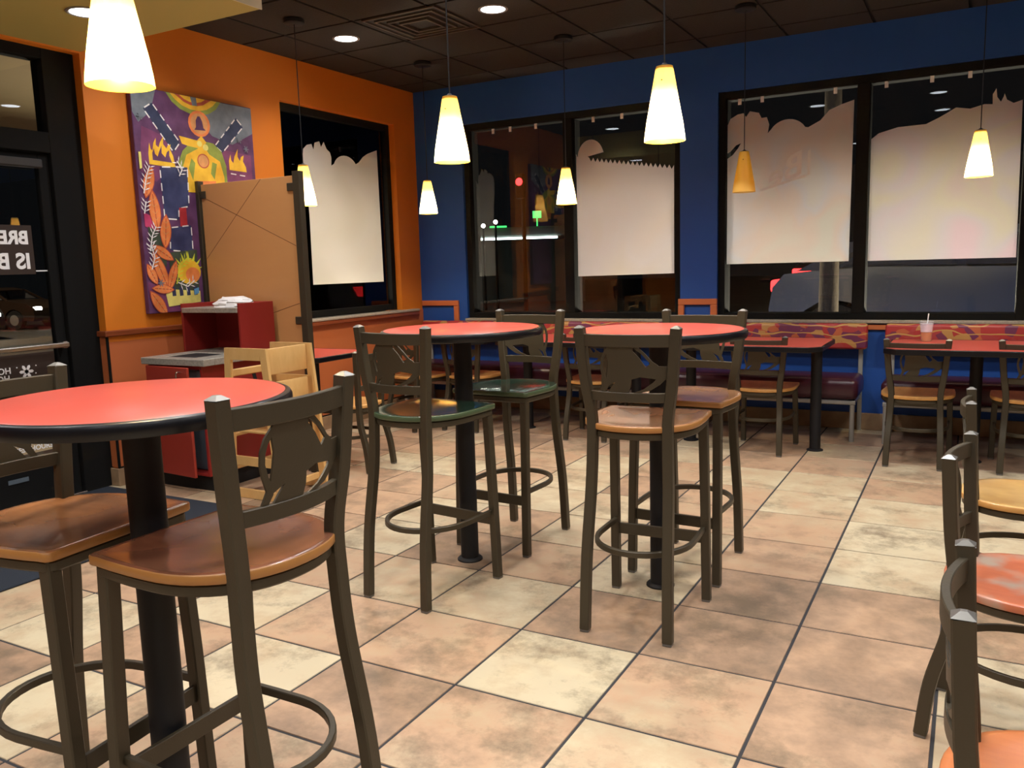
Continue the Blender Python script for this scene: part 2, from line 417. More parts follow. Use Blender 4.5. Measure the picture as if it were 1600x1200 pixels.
# ceiling: dropped tiles in a dark grid
cb = MB()
cb.box(X0-.28, XR+.1, YB-.1, Y0+.1, ZC+.012, ZC+.05, 1)
gx0, gy0 = -2.945, 2.58
for i in range(-2, 14):
    for j in range(-14, 5):
        xa, xb, ya, yb = gx0+.61*i+.012, gx0+.61*(i+1)-.012, gy0+.61*j+.012, gy0+.61*(j+1)-.012
        xa = max(xa, X0); xb = min(xb, XR); yb = min(yb, Y0); ya = max(ya, YB)
        if xb-xa > .02 and yb-ya > .02: cb.box(xa, xb, ya, yb, ZC, ZC+.014, 0)
struct(cb.build('ceiling', [M['ceil'], M['tbar']], smooth=False))

# orange wall (left) with window opening and terracotta wainscot
W1 = (2.93, 4.405, .95, 2.665)    # y0 y1 z0 z1
wl = MB(); xa = X0-.20
wl.box(xa, X0, 1.26, W1[0], 0, ZC); wl.box(xa, X0, W1[1], Y0+.2, 0, ZC)
wl.box(xa, X0, W1[0], W1[1], 0, W1[2]-.03); wl.box(xa, X0, W1[0], W1[1], W1[3], ZC)
wl.box(xa, X0, YB, -1.6, 0, ZC); wl.box(xa, X0, -1.6, 1.26, 2.68, ZC)
struct(wl.build('wall_left', M['orange'], smooth=False))
ws = MB(); ws.box(X0, X0+.008, 1.26, Y0, .12, .93, 0); ws.box(X0-.12, X0+.008, 1.252, 1.26, .12, .97, 0)
struct(ws.build('wall_left_wainscot', M['terracotta'], smooth=False))
tr = MB(); tr.box(X0-.12, X0+.028, 1.235, 2.80, .965, 1.003, 0, .006)
struct(tr.build('trim_1', M['rail']))
tr = MB(); tr.box(X0, X0+.014, 1.246, 1.262, .12, .965, 0, .003); tr.box(X0, X0+.012, 1.25, Y0, .115, .125, 0)
struct(tr.build('trim_2', M['bronze_frame']))
tr = MB(); tr.box(X0-.01, X0+.05, 2.76, 4.62, .886, .922, 0, .006); struct(tr.build('trim_3', M['rail']))
tr = MB(); tr.box(X0-.08, X0+.055, 2.76, 4.62, .922, .945, 0, .005); struct(tr.build('windowsill_left', M['sill']))
bb = MB(); bb.box(X0, X0+.014, 1.246, Y0, 0, .115, 0, .003); bb.box(X0-.12, X0+.014, 1.238, 1.252, 0, .115, 0, .003)
struct(bb.build('baseboard_left', M['basetile']))

# blue wall (back of the view)
P1, P2 = (X0, -2.84), (-.735, -.425)   # pillars
ZS, ZH = .846, 2.65
R3 = 1.745; X4 = 1.95; R4 = 4.3
bw = MB()
bw.box(X0-.2, XR+.1, Y0, Y0+.2, 0, ZS-.03); bw.box(X0-.2, XR+.1, Y0, Y0+.2, ZH, ZC)
bw.box(X0-.2, P1[1], Y0, Y0+.2, ZS-.03, ZH); bw.box(P2[0], P2[1], Y0, Y0+.2, ZS-.03, ZH)
bw.box(R3, X4, Y0, Y0+.2, ZS-.03, ZH); bw.box(R4, XR+.1, Y0, Y0+.2, ZS-.03, ZH)
struct(bw.build('wall_back', M['blue'], smooth=False))
for k, (a, b) in enumerate(((P1[1], P2[0]), (P2[1], R3), (X4, R4))):
    sb = MB(); sb.box(a-.01, b+.01, Y0-.035, Y0+.09, ZS-.024, ZS, 0, .004)
    struct(sb.build('windowsill_back', M['sill']))
tb = MB(); tb.box(X0+.008, XR, Y0-.02, Y0, .772, .812, 0, .004)
for a, b in ((X0+.01, P1[1]-.09), (P2[0]-.012, P2[1]+.006)):
    tb.box(a, b, Y0-.024, Y0, .966, 1.016, 0, .004)
    if a > -2: tb.box(a, a+.05, Y0-.024, Y0, .812, .966, 0, .004)
    tb.box(b-.055, b, Y0-.024, Y0, .812, .966, 0, .004)
struct(tb.build('trim_4', M['terracotta']))
bb = MB(); bb.box(X0+.014, XR, Y0-.014, Y0, 0, .13, 0, .003); struct(bb.build('baseboard_back', M['basetile']))

# remaining walls (behind and beside the camera)
w = MB(); w.box(XR, XR+.1, YB, Y0, 0, ZC); struct(w.build('wall_right', M['tan'], smooth=False))
w = MB(); w.box(X0-.2, XR+.1, YB-.1, YB, 0, ZC); struct(w.build('wall_front', M['tan'], smooth=False))

# olive soffit over the entrance
sf = MB(); sf.box(X0, -1.875, YB, 1.268, 2.69, ZC); sf.box(-1.875, -1.868, YB, 1.268, 2.686, ZC, 1)
struct(sf.build('ceiling_soffit', [M['soffit'], M['soffit_edge']], smooth=False))

# ------------------------------------------------------------------ windows
def win_y(name, x0, x1, z0, z1, mull):
    """window in the blue wall: frame (with mullions), pane of glass"""
    f = MB(); y0, y1 = Y0+.03, Y0+.205
    for a, b, c, d in ((x0, x0+.055, z0, z1), (x1-.055, x1, z0, z1), (x0+.055, x1-.055, z0, z0+.05), (x0+.055, x1-.055, z1-.055, z1)):
        f.box(a, b, y0, y1, c, d, 0, .003)
    for mx in mull: f.box(mx-.045, mx+.045, y0, y1, z0+.05, z1-.055, 0, .003)
    fr = struct(f.build(name, M['bronze_frame']))
    xs = [x0+.05]+[c for mx in mull for c in (mx-.04, mx+.04)]+[x1-.05]
    for k in range(0, len(xs), 2):
        g = MB(); g.box(xs[k], xs[k+1], YG-.003, YG+.003, z0+.045, z1-.05); g.build('pane', M['glass'], fr, smooth=False)
    return fr
win_y('window_2', P1[1], P2[0], ZS, ZH, [-1.765])
win_y('window_3', P2[1], R3, ZS, ZH, [.652])
win_y('window_4', X4, R4, ZS, ZH, [3.1])
f = MB(); xa, xb = X0-.205, X0-.06; y0, y1, z0, z1 = W1
for a, b, c, d in ((y0, y0+.06, z0, z1), (y1-.06, y1, z0, z1), (y0+.06, y1-.06, z0, z0+.055), (y0+.06, y1-.06, z1-.06, z1)):
    f.box(xa, xb, a, b, c, d, 0, .003)
fr = struct(f.build('window_1', M['bronze_frame']))
g = MB(); g.box(XG-.003, XG+.003, y0+.055, y1-.055, z0+.05, z1-.055); g.build('pane', M['glass'], fr, smooth=False)

# films stuck on the inside of the panes (white back, cut along their top)
def zig(x0, z0, x1, z1, n, a):
    r = []
    for k in range(n):
        t = k/n; r.append((x0+(x1-x0)*t, z0+(z1-z0)*t)); t += .5/n; r.append((x0+(x1-x0)*t, z0+(z1-z0)*t-a))
    return r
def smooth_arc(c, r0, r1, a0, a1, n): return [(c[0]+r0*math.cos(a0+(a1-a0)*k/n), c[1]+r1*math.sin(a0+(a1-a0)*k/n)) for k in range(n+1)]
f1 = [(3.263, 2.335), (3.31, 2.372), (3.366, 2.385), (3.386, 2.341), (3.406, 2.400), (3.463, 2.417), (3.483, 2.372), (3.519, 2.418), (3.551, 2.362), (3.59, 2.34), (3.606, 2.299), (3.6, 2.229)]
f1 += smooth_arc((3.79, 2.20), .165, .13, PI*.88, PI*.18, 10)
f1 += [(3.974, 2.289), (4.033, 2.34), (4.10, 2.375), (4.167, 2.398), (4.243, 2.422), (4.25, 1.22), (3.283, 1.224), (3.290, 1.8), (3.284, 2.0), (3.255, 2.15), (3.25, 2.26)]
f2 = [(-1.700, 2.286), (-1.69, 2.272), (-1.672, 2.30)]
f2 = [(-1.707, 2.29), (-1.69, 2.262)]+smooth_arc((-1.57, 2.25), .125, .155, PI*.93, PI*.12, 12)+[(-1.447, 2.288), (-1.60, 2.262)]
f2 += zig(-1.585, 2.254, -.815, 2.126, 19, .034)+[(-.815, 2.126), (-.815, 1.229), (-1.707, 1.22)]
f3 = [(-.368, 2.40), (-.345, 2.448), (-.288, 2.477), (-.242, 2.482), (-.222, 2.45), (-.192, 2.492), (-.122, 2.472), (-.101, 2.43), (-.06, 2.432), (-.041, 2.375), (-.052, 2.308)]
f3 += smooth_arc((.10, 2.26), .150, .14, PI*.82, PI*.16, 10)
f3 += [(.253, 2.323), (.342, 2.366), (.405, 2.435), (.491, 2.467), (.58, 2.49), (.571, 1.292), (-.368, 1.293), (-.368, 2.138), (-.325, 2.165), (-.285, 2.212), (-.26, 2.252), (-.30, 2.238), (-.345, 2.192), (-.368, 2.182)]
f4 = [(.706, 2.19), (.756, 2.228), (.885, 2.259), (1.071, 2.262), (1.161, 2.302), (1.26, 2.357), (1.349, 2.339), (1.435, 2.36), (1.486, 2.354), (1.484, 2.42), (1.505, 2.459), (1.512, 2.40), (1.536, 2.365), (1.552, 2.40), (1.556, 2.419), (1.572, 2.375), (1.613, 2.348), (1.666, 2.363), (1.678, 1.288), (.706, 1.29)]
films = []
fx = lambda u, v, d: (XG+.0035+d, u, v)
fy = lambda u, v, d: (u, YG-.0035-d, v)
for poly, fn, mt, lab in ((f1, fx, 'film_a', 'white backed window film with leafy cut top on the orange wall window'),
        (f2, fy, 'film_b', 'white backed window film with zigzag top edge and half round bump'),
        (f3, fy, 'film_c', 'white backed window film behind the unlit amber lamp with scalloped top'),
        (f4, fy, 'film_d', 'white backed window film with a sloping wavy top ending in two leaf tips')):
    b = MB(); b.prism(poly, fn, .0015, 0)
    films.append(tag(b.build('window_film', M[mt], smooth=False), lab, 'window film'))
# faint mirrored print on the back of the third film
def mirrored(x, z): return Matrix(((-1, 0, 0, x), (0, 0, 1, YG-.0056), (0, 1, 0, z), (0, 0, 0, 1)))
sk = Matrix(((1, 0, 0, 0), (-.42, 1, 0, 0), (0, 0, 1, 0), (0, 0, 0, 1)))
text_mesh('faint_lettering', 'Be', .26, M['faint'], films[2], mirrored(.225, 1.985) @ sk, .0003, .004)
b = MB(); b.prism([(-.10, 1.885), (.245, 1.972), (.245, 1.952), (-.10, 1.862)], lambda u, v, d: (u, YG-.0052-d, v), .0004)
b.prism([(.255, 1.965), (.275, 1.96), (.275, 2.16), (.255, 2.145)], lambda u, v, d: (u, YG-.0052-d, v), .0004)
b.build('faint_outline', M['faint'], films[2], smooth=False)

# small white clips hanging at the window heads
ct = None
for k, (x, z) in enumerate(((-2.544, 2.575), (-2.363, 2.575), (-2.10, 2.575), (-1.538, 2.575), (-1.273, 2.575), (-.272, 2.575), (-.097, 2.575), (.446, 2.575), (.80, 2.575), (1.10, 2.575), (1.34, 2.575))):
    if ct is None:
        b = MB(); b.box(-.013, .013, -.002, .002, -.026, .026, 0, .001); b.box(-.004, .004, -.002, .006, .022, .036, 0)
        ct = b.build('hanging_clip', M['white']); o = ct
    else: o = ct.copy(); C.objects.link(o)
    o.location = (x, YG-.008, z)
    tag(o, 'small white clip hanging from the top of the blue wall windows', 'clip', 'white clips along the window heads')

# ------------------------------------------------------------------ entrance door
XD = -3.48
d = MB()
for a, b, c, e in ((1.055, 1.26, 0, 2.69), (-.06, .06, 0, 2.69), (-1.6, -1.5, 0, 2.69)): d.box(XD-.06, XD+.05, a, b, c, e, 0, .003)
for a, b in ((.06, 1.055), (-1.5, -.06)):
    d.box(XD-.06, XD+.05, a, b, 2.08, 2.20, 0, .003); d.box(XD-.06, XD+.05, a, b, 2.62, 2.69, 0, .003)
d.box(XD-.06, XD+.05, -1.5, -.06, 0, .12, 0, .003)
dfr = struct(d.build('trim_5', M['bronze_frame']))
g = MB(); g.box(XD-.003, XD+.003, .055, 1.06, 2.195, 2.625); g.build('pane', M['glass'], dfr, smooth=False)
g = MB(); g.box(XD-.003, XD+.003, -1.505, -.055, 2.195, 2.625); g.box(XD-.003, XD+.003, -1.505, -.055, .115, 2.085); g.build('pane', M['glass'], dfr, smooth=False)
d = MB()
for a, b, c, e in ((.065, .13, .012, 2.075), (.985, 1.05, .012, 2.075), (.13, .985, .012, .27), (.13, .985, 2.0, 2.075)): d.box(XD-.022, XD+.022, a, b, c, e, 0, .003)
door = struct(d.build('door_1', M['bronze_frame']))
g = MB(); g.box(XD-.003, XD+.003, .125, .99, .265, 2.005); g.build('pane', M['glass'], door, smooth=False)
b = MB(); b.bar([(XD+.075, .09, .94), (XD+.075, 1.02, .94)], .03, .03); b.box(XD+.02, XD+.08, .1, .13, .92, .96, 0, .003); b.box(XD+.02, XD+.08, .99, 1.02, .92, .96, 0, .003)
b.build('push_bar', M['chrome'], door)
b = MB(); b.box(XD+.022, XD+.08, .55, .98, 1.985, 2.035, 0, .006); b.build('door_closer', M['closer'], door)
b = MB(); b.box(XD+.022, XD+.026, .60, .72, .155, .18, 0); b.build('kick_label', M['bin'], door)
b = MB(); b.box(XD-.06, XD+.06, .06, 1.06, .0, .012, 0, .003); struct(b.build('door_threshold', M['chrome']))
# sign on the door glass, printed to be read from outside (mirrored from inside)
b = MB(); b.box(XD+.0035, XD+.0065, .42, .912, 1.37, 1.655); sg = tag(b.build('door_sign', M['sign'], smooth=False), 'dark sign on the door glass with large mirrored white letters', 'sign')
def mir_x(y, z, x): return Matrix(((0, 0, 1, x), (-1, 0, 0, y), (0, 1, 0, z), (0, 0, 0, 1)))
text_mesh('lettering', 'BREA', .105, M['white'], sg, mir_x(.888, 1.548, XD+.0072), .0005, .004)
text_mesh('lettering', 'IS B', .125, M['white'], sg, mir_x(.888, 1.405, XD+.0072), .0005, .004)
b = MB(); b.box(XD+.0035, XD+.006, .915, .985, 1.385, 1.392); tag(b.build('glass_sticker', M['white'], smooth=False), 'thin white strip stuck on the door glass beside the dark sign', 'sticker')
b = MB(); b.box(XD+.0035, XD+.0055, .40, .97, .66, .905); hs = tag(b.build('hours_sign', M['sign'], smooth=False), 'dark brown holiday hours sign low on the door glass under the push bar', 'sign')
text_mesh('lettering', 'HOLIDAY', .05, M['white'], hs, mir_x(.70, .80, XD+.006), .0004, .001)
text_mesh('lettering', 'HOURS', .05, M['white'], hs, mir_x(.69, .755, XD+.006), .0004, .001)
b = MB()
for k in range(6):
    a = k*PI/3; c = math.cos(a), math.sin(a); p = (-c[1], c[0])
    b.prism([(.79+p[0]*.008, .80+p[1]*.008), (.79+c[0]*.035+p[0]*.009, .80+c[1]*.035+p[1]*.009), (.79+c[0]*.044, .80+c[1]*.044), (.79+c[0]*.035-p[0]*.009, .80+c[1]*.035-p[1]*.009), (.79-p[0]*.008, .80-p[1]*.008)], lambda u, v, d: (XD+.006+d, u, v), .0005)
for (u, v) in ((.735, .83), (.74, .76), (.85, .83), (.845, .785)): b.prism([(u-.005, v), (u, v-.005), (u+.005, v), (u, v+.005)], lambda u, v, d: (XD+.006+d, u, v), .0005)
for z in (.722, .696): b.box(XD+.006, XD+.0066, .74, .835, z-.006, z+.006)
b.build('snowflake_print', M['white'], hs, smooth=False)
b = MB(); b.box(XD+.0035, XD+.0055, .55, .98, .31, .405); us = tag(b.build('unlocked_notice', M['brownsticker'], smooth=False), 'tan notice with white capitals at the bottom of the door glass', 'notice')
def read_x(y, z, x): return Matrix(((0, 0, 1, x), (1, 0, 0, y), (0, 1, 0, z), (0, 0, 0, 1)))
text_mesh('lettering', 'REMAIN UNLOCKED', .042, M['white'], us, read_x(.575, .365, XD+.006), .0004, .001)
text_mesh('lettering', 'BUSINESS HOURS', .042, M['white'], us, read_x(.575, .325, XD+.006), .0004, .001)
b = MB(); b.box(-3.40, -2.22, -.9, 1.19, .001, .011, 0, .004); tag(b.build('floor_mat', M['navy_mat']), 'dark navy entrance mat lying on the tiles inside the glass door', 'mat')

# ------------------------------------------------------------------ painting
pc = {}
def pm(name, col): pc[name] = pbr('paint_'+name, col, .55, var=(tuple(min(1, c*1.5+.02) for c in col), 9, 4))
for n_, c_ in dict(violet=(.085, .026, .095), plum=(.15, .032, .11), slate=(.14, .17, .21), yellow=(.78, .42, .02), green=(.22, .28, .04), navy=(.015, .025, .075), navy2=(.02, .03, .10), orange=(.72, .20, .05), rust=(.42, .07, .03), white=(.72, .70, .72), red=(.38, .02, .03), magenta=(.42, .03, .12), forest=(.03, .05, .03), lime=(.55, .60, .04), cream=(.66, .60, .16), sky=(.1, .32, .6), tawny=(.60, .28, .10)).items(): pm(n_, c_)
names = list(pc)
py0, py1, pz0, pz1, XP = 1.558, 2.585, 1.09, 2.545, X0+.042
pb = MB(); pb.box(X0+.001, XP, py0, py1, pz0, pz1, 0, .004)
lay = [0]
def clip(p):  # keep polygons on the canvas
    return [(min(max(u, py0+.003), py1-.003), min(max(v, pz0+.003), pz1-.003)) for u, v in p]
def PA(poly, c):
    lay[0] += 1; x = XP+.0004+lay[0]*.00003
    pb.prism(clip(poly), lambda u, v, d: (x-.0004+d, u, v), .0004, names.index(c)+1)
def disc(c, r0, r1, col, rot=0, n=18, a0=0, a1=2*PI):
    pts = []
    for k in range(n):
        a = a0+(a1-a0)*k/n; p, q = r0*math.cos(a), r1*math.sin(a); pts.append((c[0]+p*math.cos(rot)-q*math.sin(rot), c[1]+p*math.sin(rot)+q*math.cos(rot)))
    PA(pts, col)
def stroke(pts, w, col):
    for a, b in zip(pts[:-1], pts[1:]):
        dx, dy = b[0]-a[0], b[1]-a[1]; L = math.hypot(dx, dy) or 1; p = (-dy/L*w/2, dx/L*w/2)
        PA([(a[0]+p[0], a[1]+p[1]), (b[0]+p[0], b[1]+p[1]), (b[0]-p[0], b[1]-p[1]), (a[0]-p[0], a[1]-p[1])], col)
def dashes(pts, w, col, L=.045, gap=.03):
    for a, b in zip(pts[:-1], pts[1:]):
        D = math.hypot(b[0]-a[0], b[1]-a[1]); n = max(1, int(D/(L+gap)))
        for k in range(n):
            t0 = (k+.15)/n; t1 = (k+.15+L/(L+gap))/n; t1 = min(t1, 1)
            stroke([(a[0]+(b[0]-a[0])*t0, a[1]+(b[1]-a[1])*t0), (a[0]+(b[0]-a[0])*t1, a[1]+(b[1]-a[1])*t1)], w, col)
def leaf(c, L, w, rot, col='orange', vein='tawny'):
    pts = []
    for k in range(9):
        t = k/8; pts.append((L*(t-.5), w*.5*math.sin(PI*t)**.8))
    for k in range(7, 0, -1):
        t = k/8; pts.append((L*(t-.5), -w*.5*math.sin(PI*t)**.8))
    f = lambda s: [(c[0]+(x*math.cos(rot)-y*math.sin(rot))*s, c[1]+(x*math.sin(rot)+y*math.cos(rot))*s) for x, y in pts]
    PA(f(1.13), 'rust'); PA(f(1.), col)
    stroke([(c[0]-math.cos(rot)*L*.42, c[1]-math.sin(rot)*L*.42), (c[0]+math.cos(rot)*L*.42, c[1]+math.sin(rot)*L*.42)], .006, 'rust')
    for t in (-.25, -.08, .1, .27):
        q = (c[0]+math.cos(rot)*L*t, c[1]+math.sin(rot)*L*t)
        for s in (1, -1): stroke([q, (q[0]+math.cos(rot+s*.9)*w*.36, q[1]+math.sin(rot+s*.9)*w*.36)], .004, vein)
def twig(pts, col='white', n=3):
    stroke(pts, .008, col)
    for a, b in zip(pts[:-1], pts[1:]):
        th = math.atan2(b[1]-a[1], b[0]-a[0])
        for k in range(n):
            t = (k+.5)/n; q = (a[0]+(b[0]-a[0])*t, a[1]+(b[1]-a[1])*t)
            for s in (1, -1): PA([(q[0], q[1]), (q[0]+math.cos(th+s*.9-.12)*.03, q[1]+math.sin(th+s*.9-.12)*.03), (q[0]+math.cos(th+s*.9)*.05, q[1]+math.sin(th+s*.9)*.05), (q[0]+math.cos(th+s*.9+.15)*.03, q[1]+math.sin(th+s*.9+.15)*.03)], col)
PA([(1.56, 2.54), (1.75, 2.54), (1.70, 2.40), (1.60, 2.32), (1.56, 2.38)], 'slate'); PA([(1.95, 2.54), (2.58, 2.54), (2.58, 2.36), (2.38, 2.26), (2.2, 2.30), (2.05, 2.42)], 'slate')
PA([(1.62, 2.30), (1.80, 2.25), (1.86, 2.10), (1.70, 1.95), (1.58, 2.02)], 'plum'); PA([(2.22, 2.22), (2.55, 2.2), (2.55, 1.9), (2.28, 1.95)], 'plum')
PA([(1.565, 1.30), (1.72, 1.25), (1.80, 1.12), (1.95, 1.10), (1.95, 1.095), (1.7, 1.095), (1.565, 1.2)], 'plum')
disc((2.062, 2.60), .245, .175, 'green'); disc((2.062, 2.60), .21, .145, 'yellow'); disc((2.055, 2.60), .165, .115, 'rust'); disc((2.05, 2.61), .145, .105, 'yellow')
PA([(2.03, 2.56), (2.08, 2.565), (2.085, 2.49), (2.045, 2.485)], 'slate')
sl = [(1.644, 2.411), (1.715, 2.456), (1.914, 2.225), (1.855, 2.157)]; PA(sl, 'navy'); dashes(sl+sl[:1], .009, 'white')
sr = [(2.428, 2.453), (2.49, 2.396), (2.281, 2.195), (2.215, 2.235)]; PA(sr, 'navy'); dashes(sr+sr[:1], .009, 'white')
disc((2.091, 2.37), .094, .088, 'orange'); disc((2.091, 2.37), .074, .07, 'tawny'); PA([(2.045, 2.325), (2.06, 2.345), (2.062, 2.39), (2.08, 2.42), (2.1, 2.42), (2.117, 2.39), (2.125, 2.345), (2.145, 2.33)], 'violet')
dm = [(1.905, 1.90), (1.885, 2.083), (1.93, 2.174), (2.0, 2.232), (2.09, 2.258), (2.2, 2.25), (2.27, 2.2), (2.305, 2.104), (2.305, 1.90)]
PA(dm, 'green'); PA([(1.93, 1.90), (1.92, 2.06), (1.96, 2.15), (2.06, 2.20), (2.1, 2.24), (2.16, 2.17), (2.25, 2.13), (2.28, 2.02), (2.28, 1.90)], 'yellow')
PA([(1.91, 2.27), (2.06, 2.255), (2.10, 2.29), (2.14, 2.25), (2.1, 2.2), (1.98, 2.21), (1.93, 2.22)], 'yellow')
PA([(2.0, 1.98), (2.03, 2.1), (2.0, 2.13), (1.97, 2.06)], 'green'); PA([(2.19, 2.0), (2.22, 2.11), (2.18, 2.12), (2.16, 2.04)], 'green')
disc((2.101, 2.12), .052, .05, 'rust'); disc((2.101, 2.12), .044, .042, 'tawny'); disc((2.08, 2.235), .022, .02, 'cream'); disc((2.13, 2.215), .024, .022, 'cream')
PA([(2.02, 1.92), (2.2, 1.93), (2.2, 1.99), (2.02, 1.98)], 'orange')
PA([(1.656, 2.06), (1.655, 2.13), (1.668, 2.20), (1.675, 2.16), (1.688, 2.15), (1.70, 2.20), (1.722, 2.235), (1.718, 2.19), (1.738, 2.175), (1.752, 2.21), (1.782, 2.25), (1.776, 2.2), (1.80, 2.175), (1.812, 2.195), (1.835, 2.205), (1.828, 2.17), (1.849, 2.13), (1.862, 2.055)], 'yellow')
PA([(1.685, 2.09), (1.685, 2.135), (1.70, 2.165), (1.706, 2.13), (1.725, 2.115), (1.738, 2.145), (1.762, 2.19), (1.758, 2.14), (1.785, 2.115), (1.80, 2.15), (1.82, 2.165), (1.818, 2.13), (1.835, 2.085)], 'violet')
PA([(2.334, 2.079), (2.333, 2.14), (2.352, 2.19), (2.355, 2.15), (2.374, 2.13), (2.39, 2.18), (2.424, 2.235), (2.418, 2.18), (2.438, 2.15), (2.45, 2.18), (2.478, 2.195), (2.468, 2.15), (2.493, 2.11), (2.496, 2.075)], 'yellow'); dashes([(2.33, 2.055), (2.5, 2.045)], .008, 'white')
bl = [(1.734, 2.05), (1.958, 2.065), (1.946, 1.803), (1.859, 1.785), (1.853, 1.711), (1.739, 1.714)]; PA(bl, 'navy2'); dashes(bl+bl[:1], .009, 'white')
PA([(1.862, 1.79), (1.92, 1.795), (1.92, 1.60), (1.86, 1.60)], 'red'); b2 = [(1.775, 1.655), (1.949, 1.675), (1.949, 1.494), (1.762, 1.505)]; PA(b2, 'navy2'); dashes(b2+b2[:1], .008, 'white')
PA([(1.578, 1.748), (1.645, 1.724), (1.68, 1.62), (1.58, 1.66)], 'magenta')
PA([(1.60, 1.66), (1.74, 1.60), (1.72, 1.40), (1.62, 1.38)], 'forest'); PA([(1.747, 1.49), (1.98, 1.51), (1.975, 1.179), (1.742, 1.19)], 'forest')
disc((1.90, 1.36), .10, .085, 'yellow'); disc((1.93, 1.34), .06, .05, 'orange')
for k in range(7):
    a = .3+k*.42; q = (1.90+.095*math.cos(a), 1.36+.08*math.sin(a)); PA([(q[0]-.012, q[1]), (q[0]+.05*math.cos(a), q[1]+.06*math.sin(a)), (q[0]+.012, q[1])], 'lime')
twig([(1.79, 1.28), (1.83, 1.40), (1.90, 1.46)], 'lime', 4)
PA([(1.695, 1.215), (1.745, 1.245), (1.98, 1.225), (1.98, 1.15), (1.71, 1.13)], 'cream')
for k in range(4): PA([(1.745+k*.06, 1.26), (1.775+k*.06, 1.262), (1.777+k*.06, 1.20), (1.747+k*.06, 1.198)], 'navy')
twig([(1.80, 1.29), (1.88, 1.26), (1.94, 1.30)], 'white', 2); PA([(1.93, 1.24), (1.97, 1.25), (1.97, 1.21), (1.93, 1.20)], 'sky')
for c, L, w_, r in (((1.637, 1.945), .20, .075, 1.25), ((1.665, 1.764), .25, .08, 1.65), ((1.735, 1.628), .21, .08, 1.45), ((1.70, 1.488), .17, .065, -.55), ((1.672, 1.368), .27, .075, -1.2), ((1.76, 1.335), .20, .06, 1.2), ((1.60, 1.349), .14, .06, -1.1), ((1.675, 1.25), .16, .055, -.1), ((1.632, 1.155), .19, .075, -.95)): leaf(c, L, w_, r)
twig([(1.59, 1.87), (1.62, 1.98), (1.65, 2.05)]); twig([(1.60, 1.50), (1.625, 1.60), (1.66, 1.66)]); twig([(1.60, 1.38), (1.63, 1.46), (1.61, 1.54)]); twig([(1.58, 1.74), (1.60, 1.82)]); twig([(1.88, 2.0), (1.91, 2.05), (1.87, 2.10)], 'white', 2)
PA([(1.574, 2.131), (1.593, 2.133), (1.593, 2.031), (1.574, 2.023)], 'cream')
for c in ((1.61, 2.36), (2.50, 2.24), (2.44, 2.3), (1.66, 1.29)):
    for k in range(3):
        a = k*PI/3; stroke([(c[0]-.025*math.cos(a), c[1]-.025*math.sin(a)), (c[0]+.025*math.cos(a), c[1]+.025*math.sin(a))], .007, 'slate')
tag(pb.build('wall_painting', [pc['violet']]+[pc[n] for n in names], smooth=False), 'tall colourful abstract painting in purple, blue and yellow on the orange wall', 'painting')

# ------------------------------------------------------------------ pendants and downlights
def make_pendant():
    r = empty('pendant_lamp')
    b = MB(); b.lathe([(.065, 0), (.07, -.006), (.07, -.028), (.06, -.034)], n=28); b.build('canopy', M['black'], r)
    b = MB(); b.tube([(0, 0, -.03), (0, 0, -.945)], .003, 8, up=(0, 1, 0)); b.build('cord', M['black'], r)
    b = MB(); b.lathe([(.006, -.932), (.012, -.938), (.03, -.944), (.031, -.957)], n=20); b.build('socket_cap', M['black'], r)
    b = MB()
    pr = [(.031, -.945), (.034, -.96), (.042, -1.005), (.050, -1.05), (.059, -1.10), (.068, -1.15), (.0745, -1.195), (.0765, -1.215)]
    b.lathe(pr, n=36, closed_top=False); sh = b.build('lamp_shade', M['shade'], r)
    b = MB()
    for k in range(3):
        a = k*2*PI/3+.6; b.lathe([(.0001, -1.0-.0035), (.0035, -1.0), (.0001, -1.0+.0035)], .0425*math.cos(a), .0425*math.sin(a), 8)
        b.build('set_screw', M['black'], sh); b = MB()
    b = MB(); b.lathe([(.001, -1.135), (.014, -1.13), (.022, -1.11), (.023, -1.09), (.015, -1.065), (.010, -1.045), (.010, -.957)], n=16); b.build('bulb', M['lamp_glow'], r)
    return r
pend = make_pendant()
dark_bulb = pbr('unlit_bulb', (.8, .75, .65), .3)
LAMPS = [(-.366, -.76, 'big lit cone pendant hanging over the near left round table', .55), (-.566, .993, 'lit amber pendant over the middle round table with green stools', 1.0),
    (.375, 1.01, 'lit amber pendant over the round table with tan stools', 1.0), (-2.616, 2.324, 'lit amber pendant in front of the orange wall window film', .6),
    (-2.60, 3.79, 'small lit pendant before the narrow blue wall corner', .6), (-1.315, 3.76, 'small lit pendant at the edge of the zigzag window film', .6),
    (.017, 3.77, 'unlit amber pendant hanging before a window film', 0), (1.42, 3.77, 'lit pendant at the right, above the table with the drink', .6)]
LO = []
for k, (x, y, lab, p) in enumerate(LAMPS):
    o = pend if k == 0 else copy_tree(pend)
    o.location = (x, y, ZC); tag(o, lab, 'lamp', 'amber cone pendants')
    if p == 0:
        for ch in o.children:
            if ch.name.startswith('bulb'):
                ch.material_slots[0].link = 'OBJECT'; ch.material_slots[0].material = dark_bulb
    LO.append((o, p))
for o, p in LO:
    if p:
        ld = bpy.data.lights.new('pendant_bulb_light', 'POINT'); ld.energy = 25.*(1 if p == 1 else .9 if p == .6 else .6); ld.color = (1., .84, .58); ld.shadow_soft_size = .012
        lo = bpy.data.objects.new('pendant_bulb_light', ld); C.objects.link(lo); lo.parent = o; lo.location = (0, 0, -1.165)

